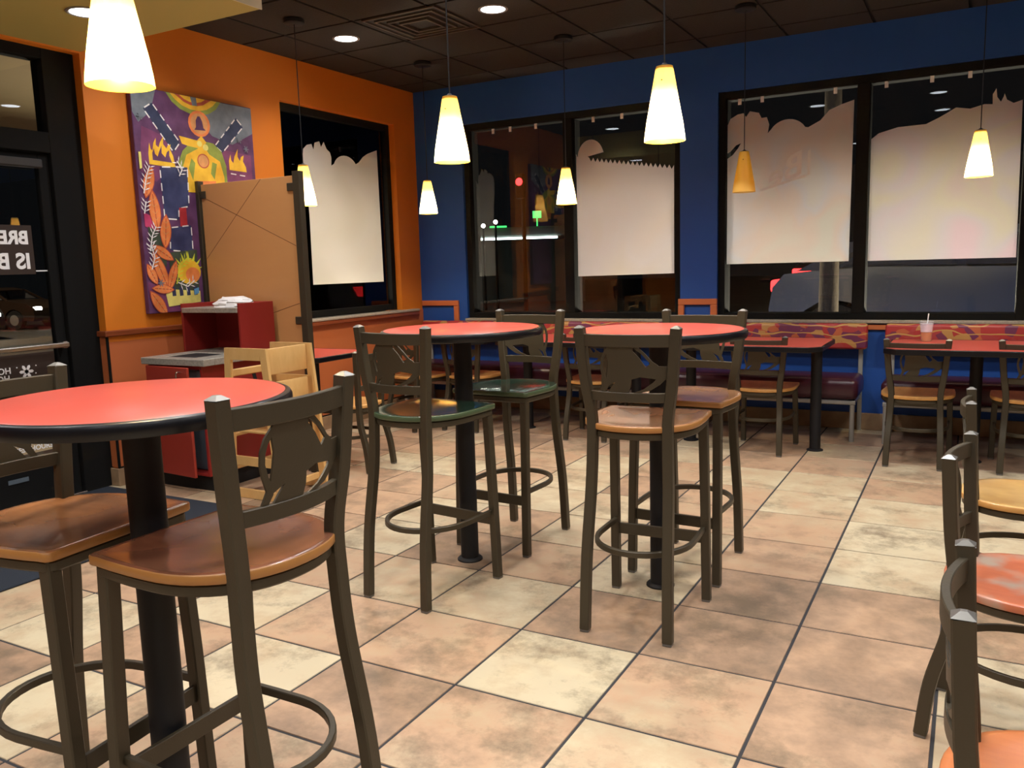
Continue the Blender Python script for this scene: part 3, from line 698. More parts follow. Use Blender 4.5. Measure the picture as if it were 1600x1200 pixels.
def make_down():
    r = empty('ceiling_downlight')
    b = MB(); b.lathe([(.098, 0), (.098, -.004), (.088, -.007), (.078, -.002)], n=32, closed_top=False); b.build('trim_ring', M['trimring'], r)
    b = MB(); b.lathe([(.080, -.003), (.06, -.005), (.001, -.006)], n=32, closed_top=False); b.build('lens', M['down_glow'], r)
    return r
down = make_down(); first = True; DLO = []
DL = []
for x in (-2.64, -1.41, -.19, 1.02, 2.24, 3.46):
    for y in (2.885, 1.635, .40, -.84, -2.08, -3.3):
        if x < -1.9 and y < 1.3: continue
        DL.append((x, y, ZC, 1.))
DL += [(-2.634, .806, 2.69, .55), (-2.634, -.43, 2.69, .55)]
SP = 15.5
for x, y, z, p in DL:
    if y > 2.7 and x in (-2.64, -1.41): lab = 'white recessed ceiling light ' + ('left of the ceiling vent' if x == -2.64 else 'right of the ceiling vent')
    elif z < ZC and y > 0: lab = 'recessed light in the olive soffit behind the near pendant'
    else: lab = None
    if lab or (-1. < x < 1.5 and -.2 < y < 3):
        o = down if first else copy_tree(down); first = False
    else:
        o = down if first else copy_tree(down); first = False
    o.location = (x, y, z); tag(o, lab or 'white recessed light in the dark ceiling out over the tables', 'ceiling light', 'recessed ceiling downlights')
    ld = bpy.data.lights.new('downlight_beam', 'SPOT'); ld.energy = SP*p*4; ld.spot_size = math.radians(138); ld.spot_blend = .8
    ld.color = (1., .975, .96); ld.shadow_soft_size = .07
    DLO.append((o, ld))
for o, ld in DLO:
    lo = bpy.data.objects.new('downlight_beam', ld); C.objects.link(lo); lo.parent = o; lo.location = (0, 0, -.02)

# ceiling vent
v = empty('ceiling_vent', (-1.97, 2.885, ZC), 0, label='square louvred air vent in the dark ceiling between two downlights', cat='vent')
b = MB()
for s in (.295, .235, .175, .115):
    w_ = .016
    for a, bb_, c, e in ((-s, s, -s, -s+w_), (-s, s, s-w_, s), (-s, -s+w_, -s+w_, s-w_), (s-w_, s, -s+w_, s-w_)):
        b.box(a, bb_, c, e, -.012 - (.295-s)*.05, 0.0, 0, .002)
b.build('louvre_ring', pbr('vent_brown', (.055, .042, .03), .5), v)
b = MB(); b.box(-.28, .28, -.28, .28, -.003, -.001); b.build('backing', M['dark'], v, smooth=False)

# ------------------------------------------------------------------ chairs and bar stools
WT, WS_, WB, WF = .175, .140, .155, .187
YT, YS, YBK, YF = -.180, -.158, -.225, .213
def seat_outline():
    pts = []; hw = .215; y0 = .02; n = 26
    for k in range(n+1):
        t = PI*k/n; c, s_ = math.cos(t), math.sin(t)
        pts.append((hw*math.copysign(abs(c)**.9, c), y0-(.205+y0)*abs(s_)**.9))
    # up the left side to the front corner and across
    pts += [(-.2145, .08), (-.211, .14), (-.206, .185)]
    for k in range(5):
        a = PI-k*PI/2/4; pts.append((-.190+.017*math.cos(a), .20+.017*math.sin(a)))
    pts += [(-.1, .2185), (0, .220), (.1, .2185)]
    for k in range(5):
        a = PI/2-k*PI/2/4; pts.append((.190+.017*math.cos(a), .20+.017*math.sin(a)))
    pts += [(.206, .185), (.211, .14), (.2145, .08)]
    return pts
BELL = [
 [(395, 245), (620, 245), (622, 285), (680, 350), (735, 435), (850, 428), (945, 430), (945, 545), (860, 560), (800, 545), (690, 530), (615, 555), (612, 620), (590, 690), (400, 690), (430, 640), (470, 585), (400, 625), (385, 560), (395, 480), (400, 400), (385, 320), (380, 275)],
 [(630, 245), (662, 245), (725, 305), (790, 385), (830, 415), (850, 440), (738, 440), (772, 400), (700, 315), (634, 262)],
 [(345, 320), (380, 270), (395, 300), (365, 350), (352, 400), (352, 460), (372, 530), (400, 590), (402, 632), (372, 690), (338, 690), (366, 610), (340, 530), (325, 460), (325, 390)],
 [(945, 500), (945, 540), (890, 560), (850, 605), (780, 655), (660, 692), (610, 692), (720, 645), (800, 580), (840, 530)]]
def make_chair(name, zs, ht, bar):
    r = empty(name)
    prof = seat_outline(); N = len(prof)
    b = MB(); c0 = (0, 0.02); vs = []; fs = []
    rings = [(.99, -.021), (1., -.018), (1., -.0025), (.99, 0.), (.93, .0005), (.75, -.004), (.5, -.0075), (.25, -.009)]
    for sc, dz in rings: vs += [(c0[0]+(x-c0[0])*sc, c0[1]+(y-c0[1])*sc, zs+dz) for x, y in prof]
    mats = []
    for k in range(len(rings)-1):
        for i in range(N):
            fs.append((k*N+i, k*N+(i+1) % N, (k+1)*N+(i+1) % N, (k+1)*N+i)); mats.append(1 if k < 3 else 0)
    vs.append((c0[0], c0[1], zs-.0093)); cI = len(vs)-1
    k = len(rings)-1
    for i in range(N): fs.append((k*N+i, k*N+(i+1) % N, cI)); mats.append(0)
    fs.append(tuple(range(N))); mats.append(1)
    b.v = vs; b.f = fs; b.m = mats
    seat = b.build('seat', [M['oak'], M['oak']], r, ang=.9)
    # metal ring under the seat
    b = MB(); b.bar([((x)*.91, .02+(y-.02)*.91, zs-.036) for x, y in prof], .022, .026, closed=True); b.build('seat_frame', M['bronze'], r)
    f = zs/.768
    for s in (-1, 1):
        pts = catmull([(s*WT, YT, ht), (s*(WT*.52+WS_*.48), YT*.55+YS*.45, zs+(ht-zs)*.45), (s*WS_, YS, zs+.02), (s*WS_, YS-.002, zs-.10*f), (s*(WS_+.004), YS-.012, zs*.68), (s*(WB-.004), YBK+.018, zs*.36), (s*WB, YBK, .010)], 5)
        b = MB(); b.bar(pts, .036, .034, up=(0, 1, 0), ch=.1)
        # pyramid cap
        q = .0175; t = Vector((s*WT, YT, ht))
        b.add([(t.x-q, t.y-q, ht), (t.x+q, t.y-q, ht), (t.x+q, t.y+q, ht), (t.x-q, t.y+q, ht), (t.x-.005, t.y-.005, ht+.009), (t.x+.005, t.y-.005, ht+.009), (t.x+.005, t.y+.005, ht+.009), (t.x-.005, t.y+.005, ht+.009)],
              [(0, 1, 5, 4), (1, 2, 6, 5), (2, 3, 7, 6), (3, 0, 4, 7), (4, 5, 6, 7)], 1)
        lg = b.build('rear_leg', [M['bronze'], M['cap']], r)
        b = MB(); b.box(s*WB-.0165, s*WB+.0165, YBK-.0155, YBK+.0155, 0, .011, 0, .002); b.build('glide', M['glide'], lg)
        b = MB(); b.bar([(s*(WF-.008), YF-.028, zs-.024), (s*(WF-.003), YF-.012, zs*.5), (s*WF, YF, .010)], .034, .034, up=(0, 1, 0), ch=.1)
        lg = b.build('front_leg', M['bronze'], r)
        b = MB(); b.box(s*WF-.016, s*WF+.016, YF-.016, YF+.016, 0, .011, 0, .002); b.build('glide', M['glide'], lg)
    def rail(z0, z1, name, w):
        zc = (z0+z1)/2; t = (zc-zs-.02)/(ht-zs-.02); hw = WS_+(WT-WS_)*t; yy = YS+(YT-YS)*t
        b = MB(); b.bar([(hw*u, yy-.030*(1-u*u), zc) for u in [-1+2*k/14 for k in range(15)]], w, z1-z0, ch=.12); b.build(name, M['bronze'], r)
    rail(ht-.064, ht-.020, 'top_rail', .016); rail(ht-.258, ht-.224, 'lower_rail', .014)
    b = MB(); za, zb = ht-.062, ht-.227
    def bend(u, v, d):
        vv = (690-v)/445; z = zb+(za-zb)*vv
        t = (z-zs-.02)/(ht-zs-.02); hw = (WS_+(WT-WS_)*t)-.006; yy = YS+(YT-YS)*t
        lo, hi = 150+(1-vv)*60, 950-(1-vv)*25
        q = (u-lo)/(hi-lo)*2-1; q = max(-1, min(1, q))
        return (q*hw, yy-.030*(1-q*q)-.0025+d, z)
    for poly in BELL:
        dense = []
        for a, c in zip(poly, poly[1:]+poly[:1]):
            L = math.hypot(c[0]-a[0], c[1]-a[1]); n = max(1, int(L/45))
            dense += [(a[0]+(c[0]-a[0])*k/n, a[1]+(c[1]-a[1])*k/n) for k in range(n)]
        b.prism(dense, bend, .005)
    b.build('bell_cutout_panel', M['bronze'], r, ang=.4)
    # foot ring
    zr = .300 if bar else .235
    pts = [(-.178, .195, zr), (-.181, .10, zr)]
    for k in range(19):
        a = PI+PI*k/18; pts.append((.182*math.cos(a), .02+.205*math.sin(a), zr))
    pts += [(.181, .10, zr), (.178, .195, zr)]
    b = MB(); b.bar(pts, .016 if bar else .012, .022, ch=.15); b.build('foot_ring', M['bronze'], r)
    b = MB()
    if bar: b.bar([(-.178, YF-.008, .262), (.178, YF-.008, .262)], .012, .045, ch=.1)
    else:
        b.bar([(-.145, YS-.004, zs-.055), (.145, YS-.004, zs-.055)], .01, .024, ch=.1); b.build('stretcher', M['bronze'], r)
        b = MB(); b.bar([(-.172, YF-.026, zs-.055), (.172, YF-.026, zs-.055)], .012, .03, ch=.1)
    b.build('stretcher', M['bronze'], r)
    return r
stool0 = make_chair('bar_stool', .768, 1.112, True)
chair0 = make_chair('dining_chair', .452, .806, False)
used = set()
def place(proto, x, y, rz, top, edge, label, cat, group):
    if proto.name not in used: o = proto; used.add(proto.name)
    else: o = copy_tree(proto)
    o.location = (x, y, 0); o.rotation_euler = (0, 0, math.radians(rz)); tag(o, label, cat, group)
    for ch in o.children:
        if ch.name.split('.')[0] == 'seat':
            for k, m in enumerate((top, edge)): ch.material_slots[k].link = 'OBJECT'; ch.material_slots[k].material = M[m]
    return o
G1 = 'bar stools at the high tables'
place(stool0, .036, -.884, 89.4, 'seat_brown', 'edge_brown', 'bar stool with dark brown seat at the near table, back towards the camera', 'bar stool', G1)
place(stool0, -.500, -.936, -84.4, 'seat_brown2', 'edge_brown', 'bar stool at the far left, mid brown seat, cut off by the picture edge', 'bar stool', G1)
place(stool0, -.542, .675, -6, 'seat_green', 'edge_green', 'green seated bar stool on the near side of the middle round table', 'bar stool', G1)
place(stool0, -.515, 1.376, 176.7, 'seat_green', 'edge_green', 'green seated bar stool on the far side of its table, facing the camera', 'bar stool', G1)
place(stool0, .366, .777, 2.3, 'seat_tan', 'edge_brown', 'tan seated bar stool in front of its table with back to camera', 'bar stool', G1)
place(stool0, .362, 1.382, 177.8, 'seat_tan', 'edge_brown', 'tan seated bar stool on the far side of its table, facing the camera', 'bar stool', G1)
G2 = 'dining chairs along the window bench'
place(chair0, .16, 3.80, 0, 'oak', 'oak', 'oak seated dining chair left of the gap between the benches', 'dining chair', G2)
place(chair0, 1.135, 3.775, -1, 'oak', 'oak', 'oak seated dining chair directly in front of the drink cup', 'dining chair', G2)
place(chair0, 1.757, 3.80, 1, 'oak', 'oak', 'oak seated dining chair by the bench, cut by the right picture edge', 'dining chair', G2)
place(chair0, -1.125, 3.79, 3, 'oak', 'oak', 'oak seated dining chair seen between the two high tables', 'dining chair', G2)
place(chair0, -2.21, 3.77, -1, 'oak', 'oak', 'oak seated dining chair seen behind the middle high table column', 'dining chair', G2)
place(chair0, -2.67, 3.62, -8, 'oak', 'oak', 'oak seated dining chair nearest the orange and blue corner', 'dining chair', G2)
place(chair0, -2.265, 2.255, 96, 'oak', 'oak', 'oak seated dining chair at the orange wall table behind the partition', 'dining chair', 'dining chairs')
G3 = 'dining chairs along the right edge'
place(chair0, 1.61, 1.39, -90, 'seat_yellow', 'oak', 'dining chair with yellow oak seat, farthest of the three at the right edge', 'dining chair', G3)
place(chair0, 1.585, .447, -98, 'seat_red', 'seat_red', 'dining chair with worn red seat at the right picture edge', 'dining chair', G3)
place(chair0, 1.605, -.60, -90, 'seat_orange', 'seat_orange', 'dining chair with orange seat, nearest in the bottom right corner', 'dining chair', G3)

# ------------------------------------------------------------------ tables
def round_table(x, y, rad, lab):
    t = empty('high_table', (x, y, 0), 0, label=lab, cat='table', group='round high tables')
    b = MB(); b.lathe([(.001, 1.0701), (rad-.012, 1.0701), (rad-.006, 1.0675), (rad-.006, 1.037), (.001, 1.037)], n=72, closed_top=False); b.build('table_top', M['laminate'], t)
    b = MB(); b.lathe([(rad-.008, 1.0685), (rad-.003, 1.0685), (rad+.004, 1.0655), (rad+.008, 1.058), (rad+.008, 1.044), (rad+.003, 1.035), (rad-.008, 1.033), (rad-.05, 1.0355)], n=72, closed_top=False); b.build('edge_band', M['rubber'], t)
    b = MB(); b.lathe([(.041, .012), (.041, 1.03)], n=28); b.build('column', M['black'], t)
    b = MB(); b.lathe([(.058, 0), (.058, .006), (.050, .014), (.041, .016)], n=28); b.build('floor_flange', M['black'], t)
    b = MB(); b.box(-.19, .19, -.025, .025, 1.018, 1.036, 0, .004); b.box(-.025, .025, -.19, .19, 1.018, 1.036, 0, .004); b.build('top_bracket', M['black'], t)
round_table(-.226, -.898, .331, 'near left round red table with black edge on one black column')
round_table(-.568, 1.02, .352, 'middle round red high table between the two green stools')
round_table(.326, 1.08, .335, 'round red high table between the two tan stools')
def rect_table(x0, x1, y0, y1, cols, lab, z=.755):
    t = empty('dining_table', ((x0+x1)/2, (y0+y1)/2, 0), 0, label=lab, cat='table', group='low red tables')
    ox, oy = (x0+x1)/2, (y0+y1)/2; hx, hy = (x1-x0)/2, (y1-y0)/2; c = .07
    def oct_(d): return [(-hx+c, -hy-d), (hx-c, -hy-d), (hx+d, -hy+c), (hx+d, hy-c), (hx-c, hy+d), (-hx+c, hy+d), (-hx-d, hy-c), (-hx-d, -hy+c)]
    b = MB(); b.prism(oct_(-.006), lambda u, v, d: (u, v, z-.032+d), .032); b.build('table_top', M['laminate'], t, smooth=False)
    b = MB(); b.bar([(p[0], p[1], z-.017) for p in oct_(0)], .014, .036, closed=True, ch=.3); b.build('edge_band', M['rubber'], t)
    for cx, cy in cols:
        b = MB(); b.lathe([(.037, .01), (.037, z-.03)], cx-ox, cy-oy, 24); cl = b.build('column', M['black'], t)
        b = MB(); b.lathe([(.055, 0), (.055, .006), (.037, .014)], cx-ox, cy-oy, 24); b.build('floor_flange', M['black'], cl)
rect_table(-.52, .575, 3.49, 4.19, [(-.39, 3.90), (.50, 3.87)], 'long red table at the left bench beside the two tan stools')
rect_table(.95, 2.03, 3.49, 4.19, [(1.46, 3.88)], 'red table carrying the drink cup at the right bench')
rect_table(-1.86, -.72, 3.49, 4.19, [(-1.76, 3.90), (-.82, 3.90)], 'red table at the bench seen between the round high tables')
rect_table(-3.0, -1.98, 3.50, 4.19, [(-2.45, 4.06)], 'red table at the left end of the bench behind the middle high table')
rect_table(-3.31, -2.44, 2.10, 2.72, [(-2.72, 2.42)], 'red table against the orange wall behind the partition')

# ------------------------------------------------------------------ benches
def bench(x0, x1, lab):
    t = empty('wall_bench', (x0, 4.45, 0), 0, label=lab, cat='bench', group='upholstered benches under the windows')
    L = x1-x0; yo = -4.45
    b = MB(); b.box(0, L, 4.615+yo, 4.685+yo, .63, .826, 0, .022, seg=3); b.build('back_cushion', M['pattern'], t)
    b = MB(); b.box(.015, L-.015, 4.22+yo, 4.655+yo, .30, .455, 0, .045, seg=4); b.build('seat_cushion', M['vinyl'], t)
    b = MB(); b.bar([(.03, 4.255+yo, .283), (L-.03, 4.255+yo, .283)], .035, .032); b.bar([(.03, 4.60+yo, .283), (L-.03, 4.60+yo, .283)], .035, .032); b.build('seat_rail', M['grey'], t)
    n = max(2, int(L/1.5)+1)
    for k in range(n):
        x = .05+(L-.10)*k/(n-1)
        b = MB(); b.bar([(x, 4.245+yo, 0), (x, 4.245+yo, .27)], .032, .032, up=(0, 1, 0)); b.build('front_leg', M['grey'], t)
        b = MB(); b.bar([(x, 4.695+yo, 0), (x, 4.695+yo, .80)], .032, .024, up=(0, 1, 0)); b.build('back_post', M['grey'], t)
        b = MB(); b.bar([(x, 4.26+yo, .283), (x, 4.69+yo, .283)], .03, .028); b.build('side_rail', M['grey'], t)
bench(-3.30, .742, 'long maroon bench with swirl patterned back, left of the blue gap')
bench(.862, 4.2, 'maroon bench with swirl patterned back, right of the blue gap')

# ------------------------------------------------------------------ drink cup
cu = empty('drink_cup', (1.16, 4.06, .755), 0, label='clear plastic cup of orange drink with lid on the red table', cat='cup')
b = MB(); b.lathe([(.030, .0), (.032, .002), (.043, .125), (.044, .128)], n=28, closed_top=False); b.build('cup_wall', M['cup'], cu)
b = MB(); b.lathe([(.0285, .002), (.034, .062)], n=28); b.build('drink', M['tea'], cu)
b = MB(); b.lathe([(.0342, .063), (.0405, .118)], n=28); b.build('ice', M['ice'], cu)
b = MB(); b.lathe([(.046, .124), (.0475, .128), (.0475, .133), (.042, .137), (.001, .137)], n=28, closed_top=False); b.build('lid', M['cup'], cu)
b = MB(); b.tube([(.004, 0, .12), (.010, 0, .185)], .0035, 8, up=(0, 1, 0)); b.build('straw', M['white'], cu)

# ------------------------------------------------------------------ trash station
ts = empty('trash_station', (-2.90, 1.68, 0), 0, label='red waste cabinet with grey counter and tray hutch beside the orange wall', cat='cabinet')
ox, oy = -2.90, 1.68
def tb_(x0, x1, y0, y1, z0, z1, name, mat, parent=ts, bev=.002):
    b = MB(); b.box(x0-ox, x1-ox, y0-oy, y1-oy, z0, z1, 0, bev); return b.build(name, mat, parent)
b = MB()
for a in ((-3.14, -3.122, 1.366, 1.99, .10, .79), (-2.673, -2.655, 1.366, 1.99, .10, .79), (-3.122, -2.673, 1.972, 1.99, .10, .79), (-3.122, -2.673, 1.366, 1.99, .10, .118), (-3.122, -2.673, 1.366, 1.384, .765, .79)):
    b.box(a[0]-ox, a[1]-ox, a[2]-oy, a[3]-oy, a[4], a[5], 0, .002)
b.build('cabinet_body', M['red_cab'], ts)
tb_(-3.13, -2.67, 1.40, 1.98, 0, .10, 'toe_kick', M['dark'])
b = MB()
for a in ((-3.165, -2.60, 1.335, 1.42), (-3.165, -2.60, 1.66, 1.995), (-3.165, -3.04, 1.42, 1.66), (-2.76, -2.60, 1.42, 1.66)): b.box(a[0]-ox, a[1]-ox, a[2]-oy, a[3]-oy, .79, .832, 0, .003)
b.build('counter_top', M['counter'], ts)
tb_(-3.04, -2.76, 1.42, 1.66, .79, .829, 'opening_shade_plate', M['dark'])  # flush black plate, its colour stands for the shade inside the hole
th = math.radians(5)
dr = MB(); dr.box(0, .42, -.018, 0, .10, .782, 0, .003); do = dr.build('cabinet_door', M['red_door'], ts); do.location = (-3.132-ox, 1.358-oy, 0); do.rotation_euler = (0, 0, -th)
b = MB(); b.tube(catmull([(.355, -.018, .755), (.355, -.045, .752), (.355, -.048, .70), (.355, -.045, .648), (.355, -.018, .645)], 5), .005, 8, up=(1, 0, 0)); b.build('door_handle', M['chrome'], do)
b = MB()
for a in ((-3.20, -3.18, 1.70, 1.995, .832, 1.15), (-2.675, -2.655, 1.70, 1.995, .832, 1.15), (-3.18, -2.675, 1.975, 1.995, .832, 1.15)): b.box(a[0]-ox, a[1]-ox, a[2]-oy, a[3]-oy, a[4], a[5], 0, .002)
b.build('tray_hutch', M['red_cab'], ts)
tb_(-3.18, -2.675, 1.69, 1.975, 1.09, 1.122, 'hutch_shelf', M['counter'])
bn = empty('waste_bin', (-2.80, 1.64, .118), 0, label='blue grey waste bin with plastic liner inside the red cabinet', cat='bin')
b = MB(); b.box(-.125, .11, -.22, .22, 0, .56, 0, .02, seg=2); b.build('bin_body', M['bin'], bn)
b = MB(); b.box(-.128, .113, -.223, .223, .43, .645, 0, .03, seg=3)
lm = b.build('bin_liner', M['liner'], bn)
pbg = MB(); rn = random.Random(5); vs = []; n = 14; m_ = 8
for j in range(m_+1):
    for i in range(n):
        a = 2*PI*i/n; t = j/m_; rr = (1-.45*t**2)*(1+.10*rn.uniform(-1, 1)); vs.append((.155*rr*math.cos(a)+.02*t, .105*rr*math.sin(a), .062*t+rn.uniform(-.005, .005)*(j > 0)))
fs = [(j*n+i, j*n+(i+1) % n, (j+1)*n+(i+1) % n, (j+1)*n+i) for j in range(m_) for i in range(n)]+[tuple(range(n)), tuple(m_*n+i for i in range(n))]
pbg.add(vs, fs); o = pbg.build('paper_bag', M['paper'], ang=.25); o.location = (-2.87, 1.85, 1.123); tag(o, 'crumpled white paper bag lying on top of the tray hutch', 'bag')

# ------------------------------------------------------------------ partition
pt = empty('partition_screen', (-2.86, 2.035, 0), 0, label='tan laminate partition screen between two dark metal posts', cat='partition')
for x in (-.462, .455):
    b = MB(); b.bar([(x, 0, 0), (x, 0, 1.975)], .055, .05, up=(0, 1, 0), ch=.06); b.build('post', M['bronze'], pt)
b = MB(); b.box(-.425, .42, -.010, .010, .30, 1.95, 0, .002)
def groove(a, c):
    for s in (-1, 1):
        b.bar([(a[0]+2.86, s*.0098, a[1]), (c[0]+2.86, s*.0098, c[1])], .0012, .004, up=(0, 0, 1), mi=1)
groove((-2.72, 1.948), (-3.277, 1.446)); groove((-3.28, 1.87), (-2.445, 1.504)); groove((-2.84, 1.03), (-2.445, 1.133))
b.build('panel', [M['panel'], M['line']], pt)
for x, z in ((-.41, 1.88), (.40, 1.88), (.40, 1.02), (-.41, 1.02), (.40, .40), (-.41, .40)):
    b = MB(); b.box(x-.03, x+.03, -.018, .018, z-.025, z+.025, 0, .003); b.build('panel_clamp', M['bronze'], pt)

# ------------------------------------------------------------------ stacked high chairs
def make_high_chair():
    r = empty('high_chair')
    for y in (0, .37):
        def side(zt, t=.02):
            b = MB()
            def q(u, v, d): return (u, y-t/2+d, v)
            # slanted uprights with a foot rail, a top rail and seat rail
            for p in ([(-.215, 0), (-.165, 0), (-.115, zt), (-.165, zt)], [(.235, 0), (.185, 0), (.115, zt), (.165, zt)], [(-.20, .002), (.22, .002), (.20, .055), (-.17, .055)],
                      [(-.118, zt-.07), (.118, zt-.07), (.118, zt), (-.118, zt)]): b.prism(p, q, t)
            return b.build('side_frame', M['hc'], r, smooth=False)
        side(.705)
    b = MB(); b.box(-.12, .13, .012, .358, .395, .413, 0, .005); b.build('seat', M['hc'], r)
    b = MB(); b.box(.118, .138, .012, .358, .545, .70, 0, .008, seg=2); b.build('back_panel', M['hc'], r)
    b = MB(); b.box(-.150, -.132, .012, .358, .53, .575, 0, .006); b.build('front_bar', M['hc'], r)
    b = MB(); b.box(-.205, -.175, .012, .358, .16, .18, 0, .004); b.build('footrest', M['hc'], r)
    b = MB(); b.box(.165, .185, .012, .358, .06, .10, 0, .004); b.box(.135, .155, .012, .358, .30, .345, 0, .004); b.build('cross_rail', M['hc'], r)
    b = MB(); b.bar(catmull([(.10, .185, .413), (.02, .185, .43), (-.10, .185, .425), (-.14, .185, .53)], 4), .028, .003, up=(0, 0, 1)); b.build('strap', M['black'], r)
    return r
h0 = make_high_chair(); h0.location = (-2.285, 1.375, 0); tag(h0, 'wooden high chair standing on the floor, lower of the stacked pair', 'high chair', 'stacked wooden high chairs')
h1 = copy_tree(h0); h1.location = (-2.285, 1.375, .2); tag(h1, 'wooden high chair nested on top of another, upper of the stacked pair', 'high chair', 'stacked wooden high chairs')

# ------------------------------------------------------------------ outdoors
ZG = .15
ZL = -.40
b = MB(); b.box(-70, 40, Y0+.2, 80, ZL-.05, ZL); b.box(-70, X0-.28, -40, Y0+.2, ZL-.05, ZL); b.box(-3.3, 40, Y0+.2, 22, ZL, ZG); b.box(-5.6, X0-.28, -6, Y0+.2, ZL, -.02); struct(b.build('ground', M['asphalt'], smooth=False))
b = MB(); b.box(-13.4, -13.0, -4, 24, ZL, ZL+.14, 0, .02); b.box(-3.3, 30, 11.2, 11.5, ZG, ZG+.13, 0, .02); struct(b.build('kerb', M['kerb']))
def car(name, loc, rz, body, lab, head=None, tail=None, cat='car'):
    t = empty(name, loc, rz, label=lab, cat=cat); W = .86
    outl = [(-2.25, .42), (-2.28, .62), (-2.24, .86), (-2.12, 1.0), (-1.75, 1.03), (-1.25, 1.06), (1.05, 1.02), (1.95, .90), (2.22, .74), (2.26, .5), (2.2, .3)]
    for wx in (1.38, -1.60):
        outl += [(wx+.42*math.cos(a), .32+.40*math.sin(a)) for a in [PI*k/8*1. for k in range(0, 9)]]
    outl += [(-2.2, .3)]
    b = MB(); b.prism(outl, lambda u, v, d: (u, -W+d, v), 2*W); b.build('body', body, t, ang=.5)
    gh = [(-2.0, 1.03), (-1.35, 1.36), (-.9, 1.45), (-.1, 1.47), (.45, 1.38), (1.15, 1.02)]
    b = MB(); b.prism([(-1.35, 1.37), (-.9, 1.45), (-.1, 1.47), (.45, 1.38), (.40, 1.34), (-.1, 1.42), (-.85, 1.40), (-1.25, 1.33)], lambda u, v, d: (u, (-W+.06+d)*.86, v), 2*W-.12); b.build('roof', body, t, ang=.5)
    for sy in (-1, 1):
        for p in ([(-2.0, 1.03), (-1.75, 1.03), (-1.22, 1.36), (-1.38, 1.36)], [(1.15, 1.02), (1.02, 1.02), (.36, 1.36), (.46, 1.38)], [(-.45, 1.03), (-.36, 1.03), (-.40, 1.42), (-.48, 1.42)]):
            b = MB(); b.prism(p, lambda u, v, d: (u, sy*((W-.06)*(1-.16*max(0, v-1.02)/.45)-.04+d), v), .04); b.build('pillar', body, t, smooth=False)
    for sy in (-1, 1):
        b = MB(); b.prism([(-1.6, 1.06), (-1.2, 1.31), (-.8, 1.39), (-.15, 1.40), (.38, 1.32), (.9, 1.06)], lambda u, v, d: (u, sy*((W-.06)*(1-.16*max(0, v-1.02)/.45)+.006-d), v), .008); b.build('side_window', M['carglass'], t, smooth=False)
        for wx in (1.38, -1.60):
            b = MB(); vs = [(.33, -.1), (.34, -.06), (.34, .06), (.33, .1), (.20, .102), (.19, .08), (.02, .085)]
            b.lathe([(.02, -.1)]+vs, n=24)
            wo = b.build('wheel', M['tyre'], t); wo.rotation_euler = (-sy*PI/2, 0, 0); wo.location = (wx, sy*(W-.11), .34)
            b = MB(); b.lathe([(.17, .104), (.19, .108), (.05, .112), (.02, .115)], n=16); ho = b.build('hubcap', M['grey'], wo)
        b = MB(); b.box(2.10, 2.235, sy*.62-.16, sy*.62+.16, .66, .79, 0, .03, seg=2); b.build('headlight', head or M['grey'], t)
        b = MB(); b.box(-2.275, -2.10, sy*.66-.16, sy*.66+.21, .80, .94, 0, .03, seg=2); b.build('tail_light', tail or M['red_dim'], t)
    b = MB(); b.box(-2.30, -2.22, -.75, .75, .40, .60, 0, .03); b.build('bumper', M['grey'], t)
    return t
car('parked_car', (1.72, 8.25, ZG), 0, M['silver'], 'silver car with red tail light outside the window below the films', tail=M['red_light'])
car('parked_car', (-29.3, 15.5, ZL), math.radians(14), M['brown_car'], 'brown car with one bright headlight seen through the door glass', head=M['white_light'])
car('parked_car', (-26.0, 12.0, ZL), math.radians(-14), M['darkcar'], 'dark car with lit headlights at the left edge of the door glass', head=M['white_light'])
car('distant_car', (-1.0, 18.2, ZG), math.radians(90), M['darkcar'], 'distant dark car showing two red tail lights beyond the silver car', tail=M['red_light'])
b = MB(); b.lathe([(.13, ZG), (.10, .3), (.085, 1.6), (.075, 3.2)], .0, 0, 14); tk = b.build('tree_trunk', M['trunk']); tk.location = (.18, 6.6, 0); tag(tk, 'bare pale trunk standing outside the window before the silver car', 'tree')
# filling station across the road
st = empty('filling_station', (-16.6, 30, ZG), math.radians(25), label='distant filling station with lit canopy strip and green sign', cat='building')
b = MB(); b.box(-3.0, 3.4, -1.5, 2.5, 2.35, 2.75, 0, .05); b.build('canopy', M['stucco'], st)
b = MB(); b.box(-1.0, 2.4, -1.56, -1.5, 2.24, 2.33); b.build('strip_light', M['cool_light'], st, smooth=False)
b = MB(); b.box(-.4, .3, -1.6, -1.52, 2.74, 2.81); b.build('green_band', M['green_light'], st, smooth=False)
for x in (-2.5, 2.8):
    b = MB(); b.box(x-.12, x+.12, 0, .24, -.55, 2.35); b.build('canopy_post', M['stucco'], st, smooth=False)
b = MB(); b.box(-3.2, 3.6, 2.5, 5, -.55, 2.3); b.box(-.4, .6, 2.44, 2.5, .9, 1.9); b.build('kiosk', M['stucco'], st, smooth=False)
b = MB(); b.box(1.4, 1.75, -1.7, -1.6, 3.08, 3.36); b.box(1.55, 1.6, -1.66, -1.62, 2.75, 3.08); b.build('price_sign', M['green_light'], st, smooth=False)
tl = empty('traffic_light', (-13.42, 26., ZG), 0, label='traffic light showing red, seen through the left window', cat='traffic light')
b = MB(); b.lathe([(.09, -.55), (.07, 3.9)], n=12); b.build('pole', M['dark'], tl)
b = MB(); b.box(-.17, .17, -.3, -.08, 3.62, 4.52, 0, .03); b.build('signal_head', M['dark'], tl)
b = MB(); b.lathe([(.001, -.02), (.14, -.02), (.14, 0), (.001, .012)], n=18); o = b.build('red_lens', M['red_light'], tl); o.rotation_euler = (PI/2, 0, 0); o.location = (0, -.31, 4.22)
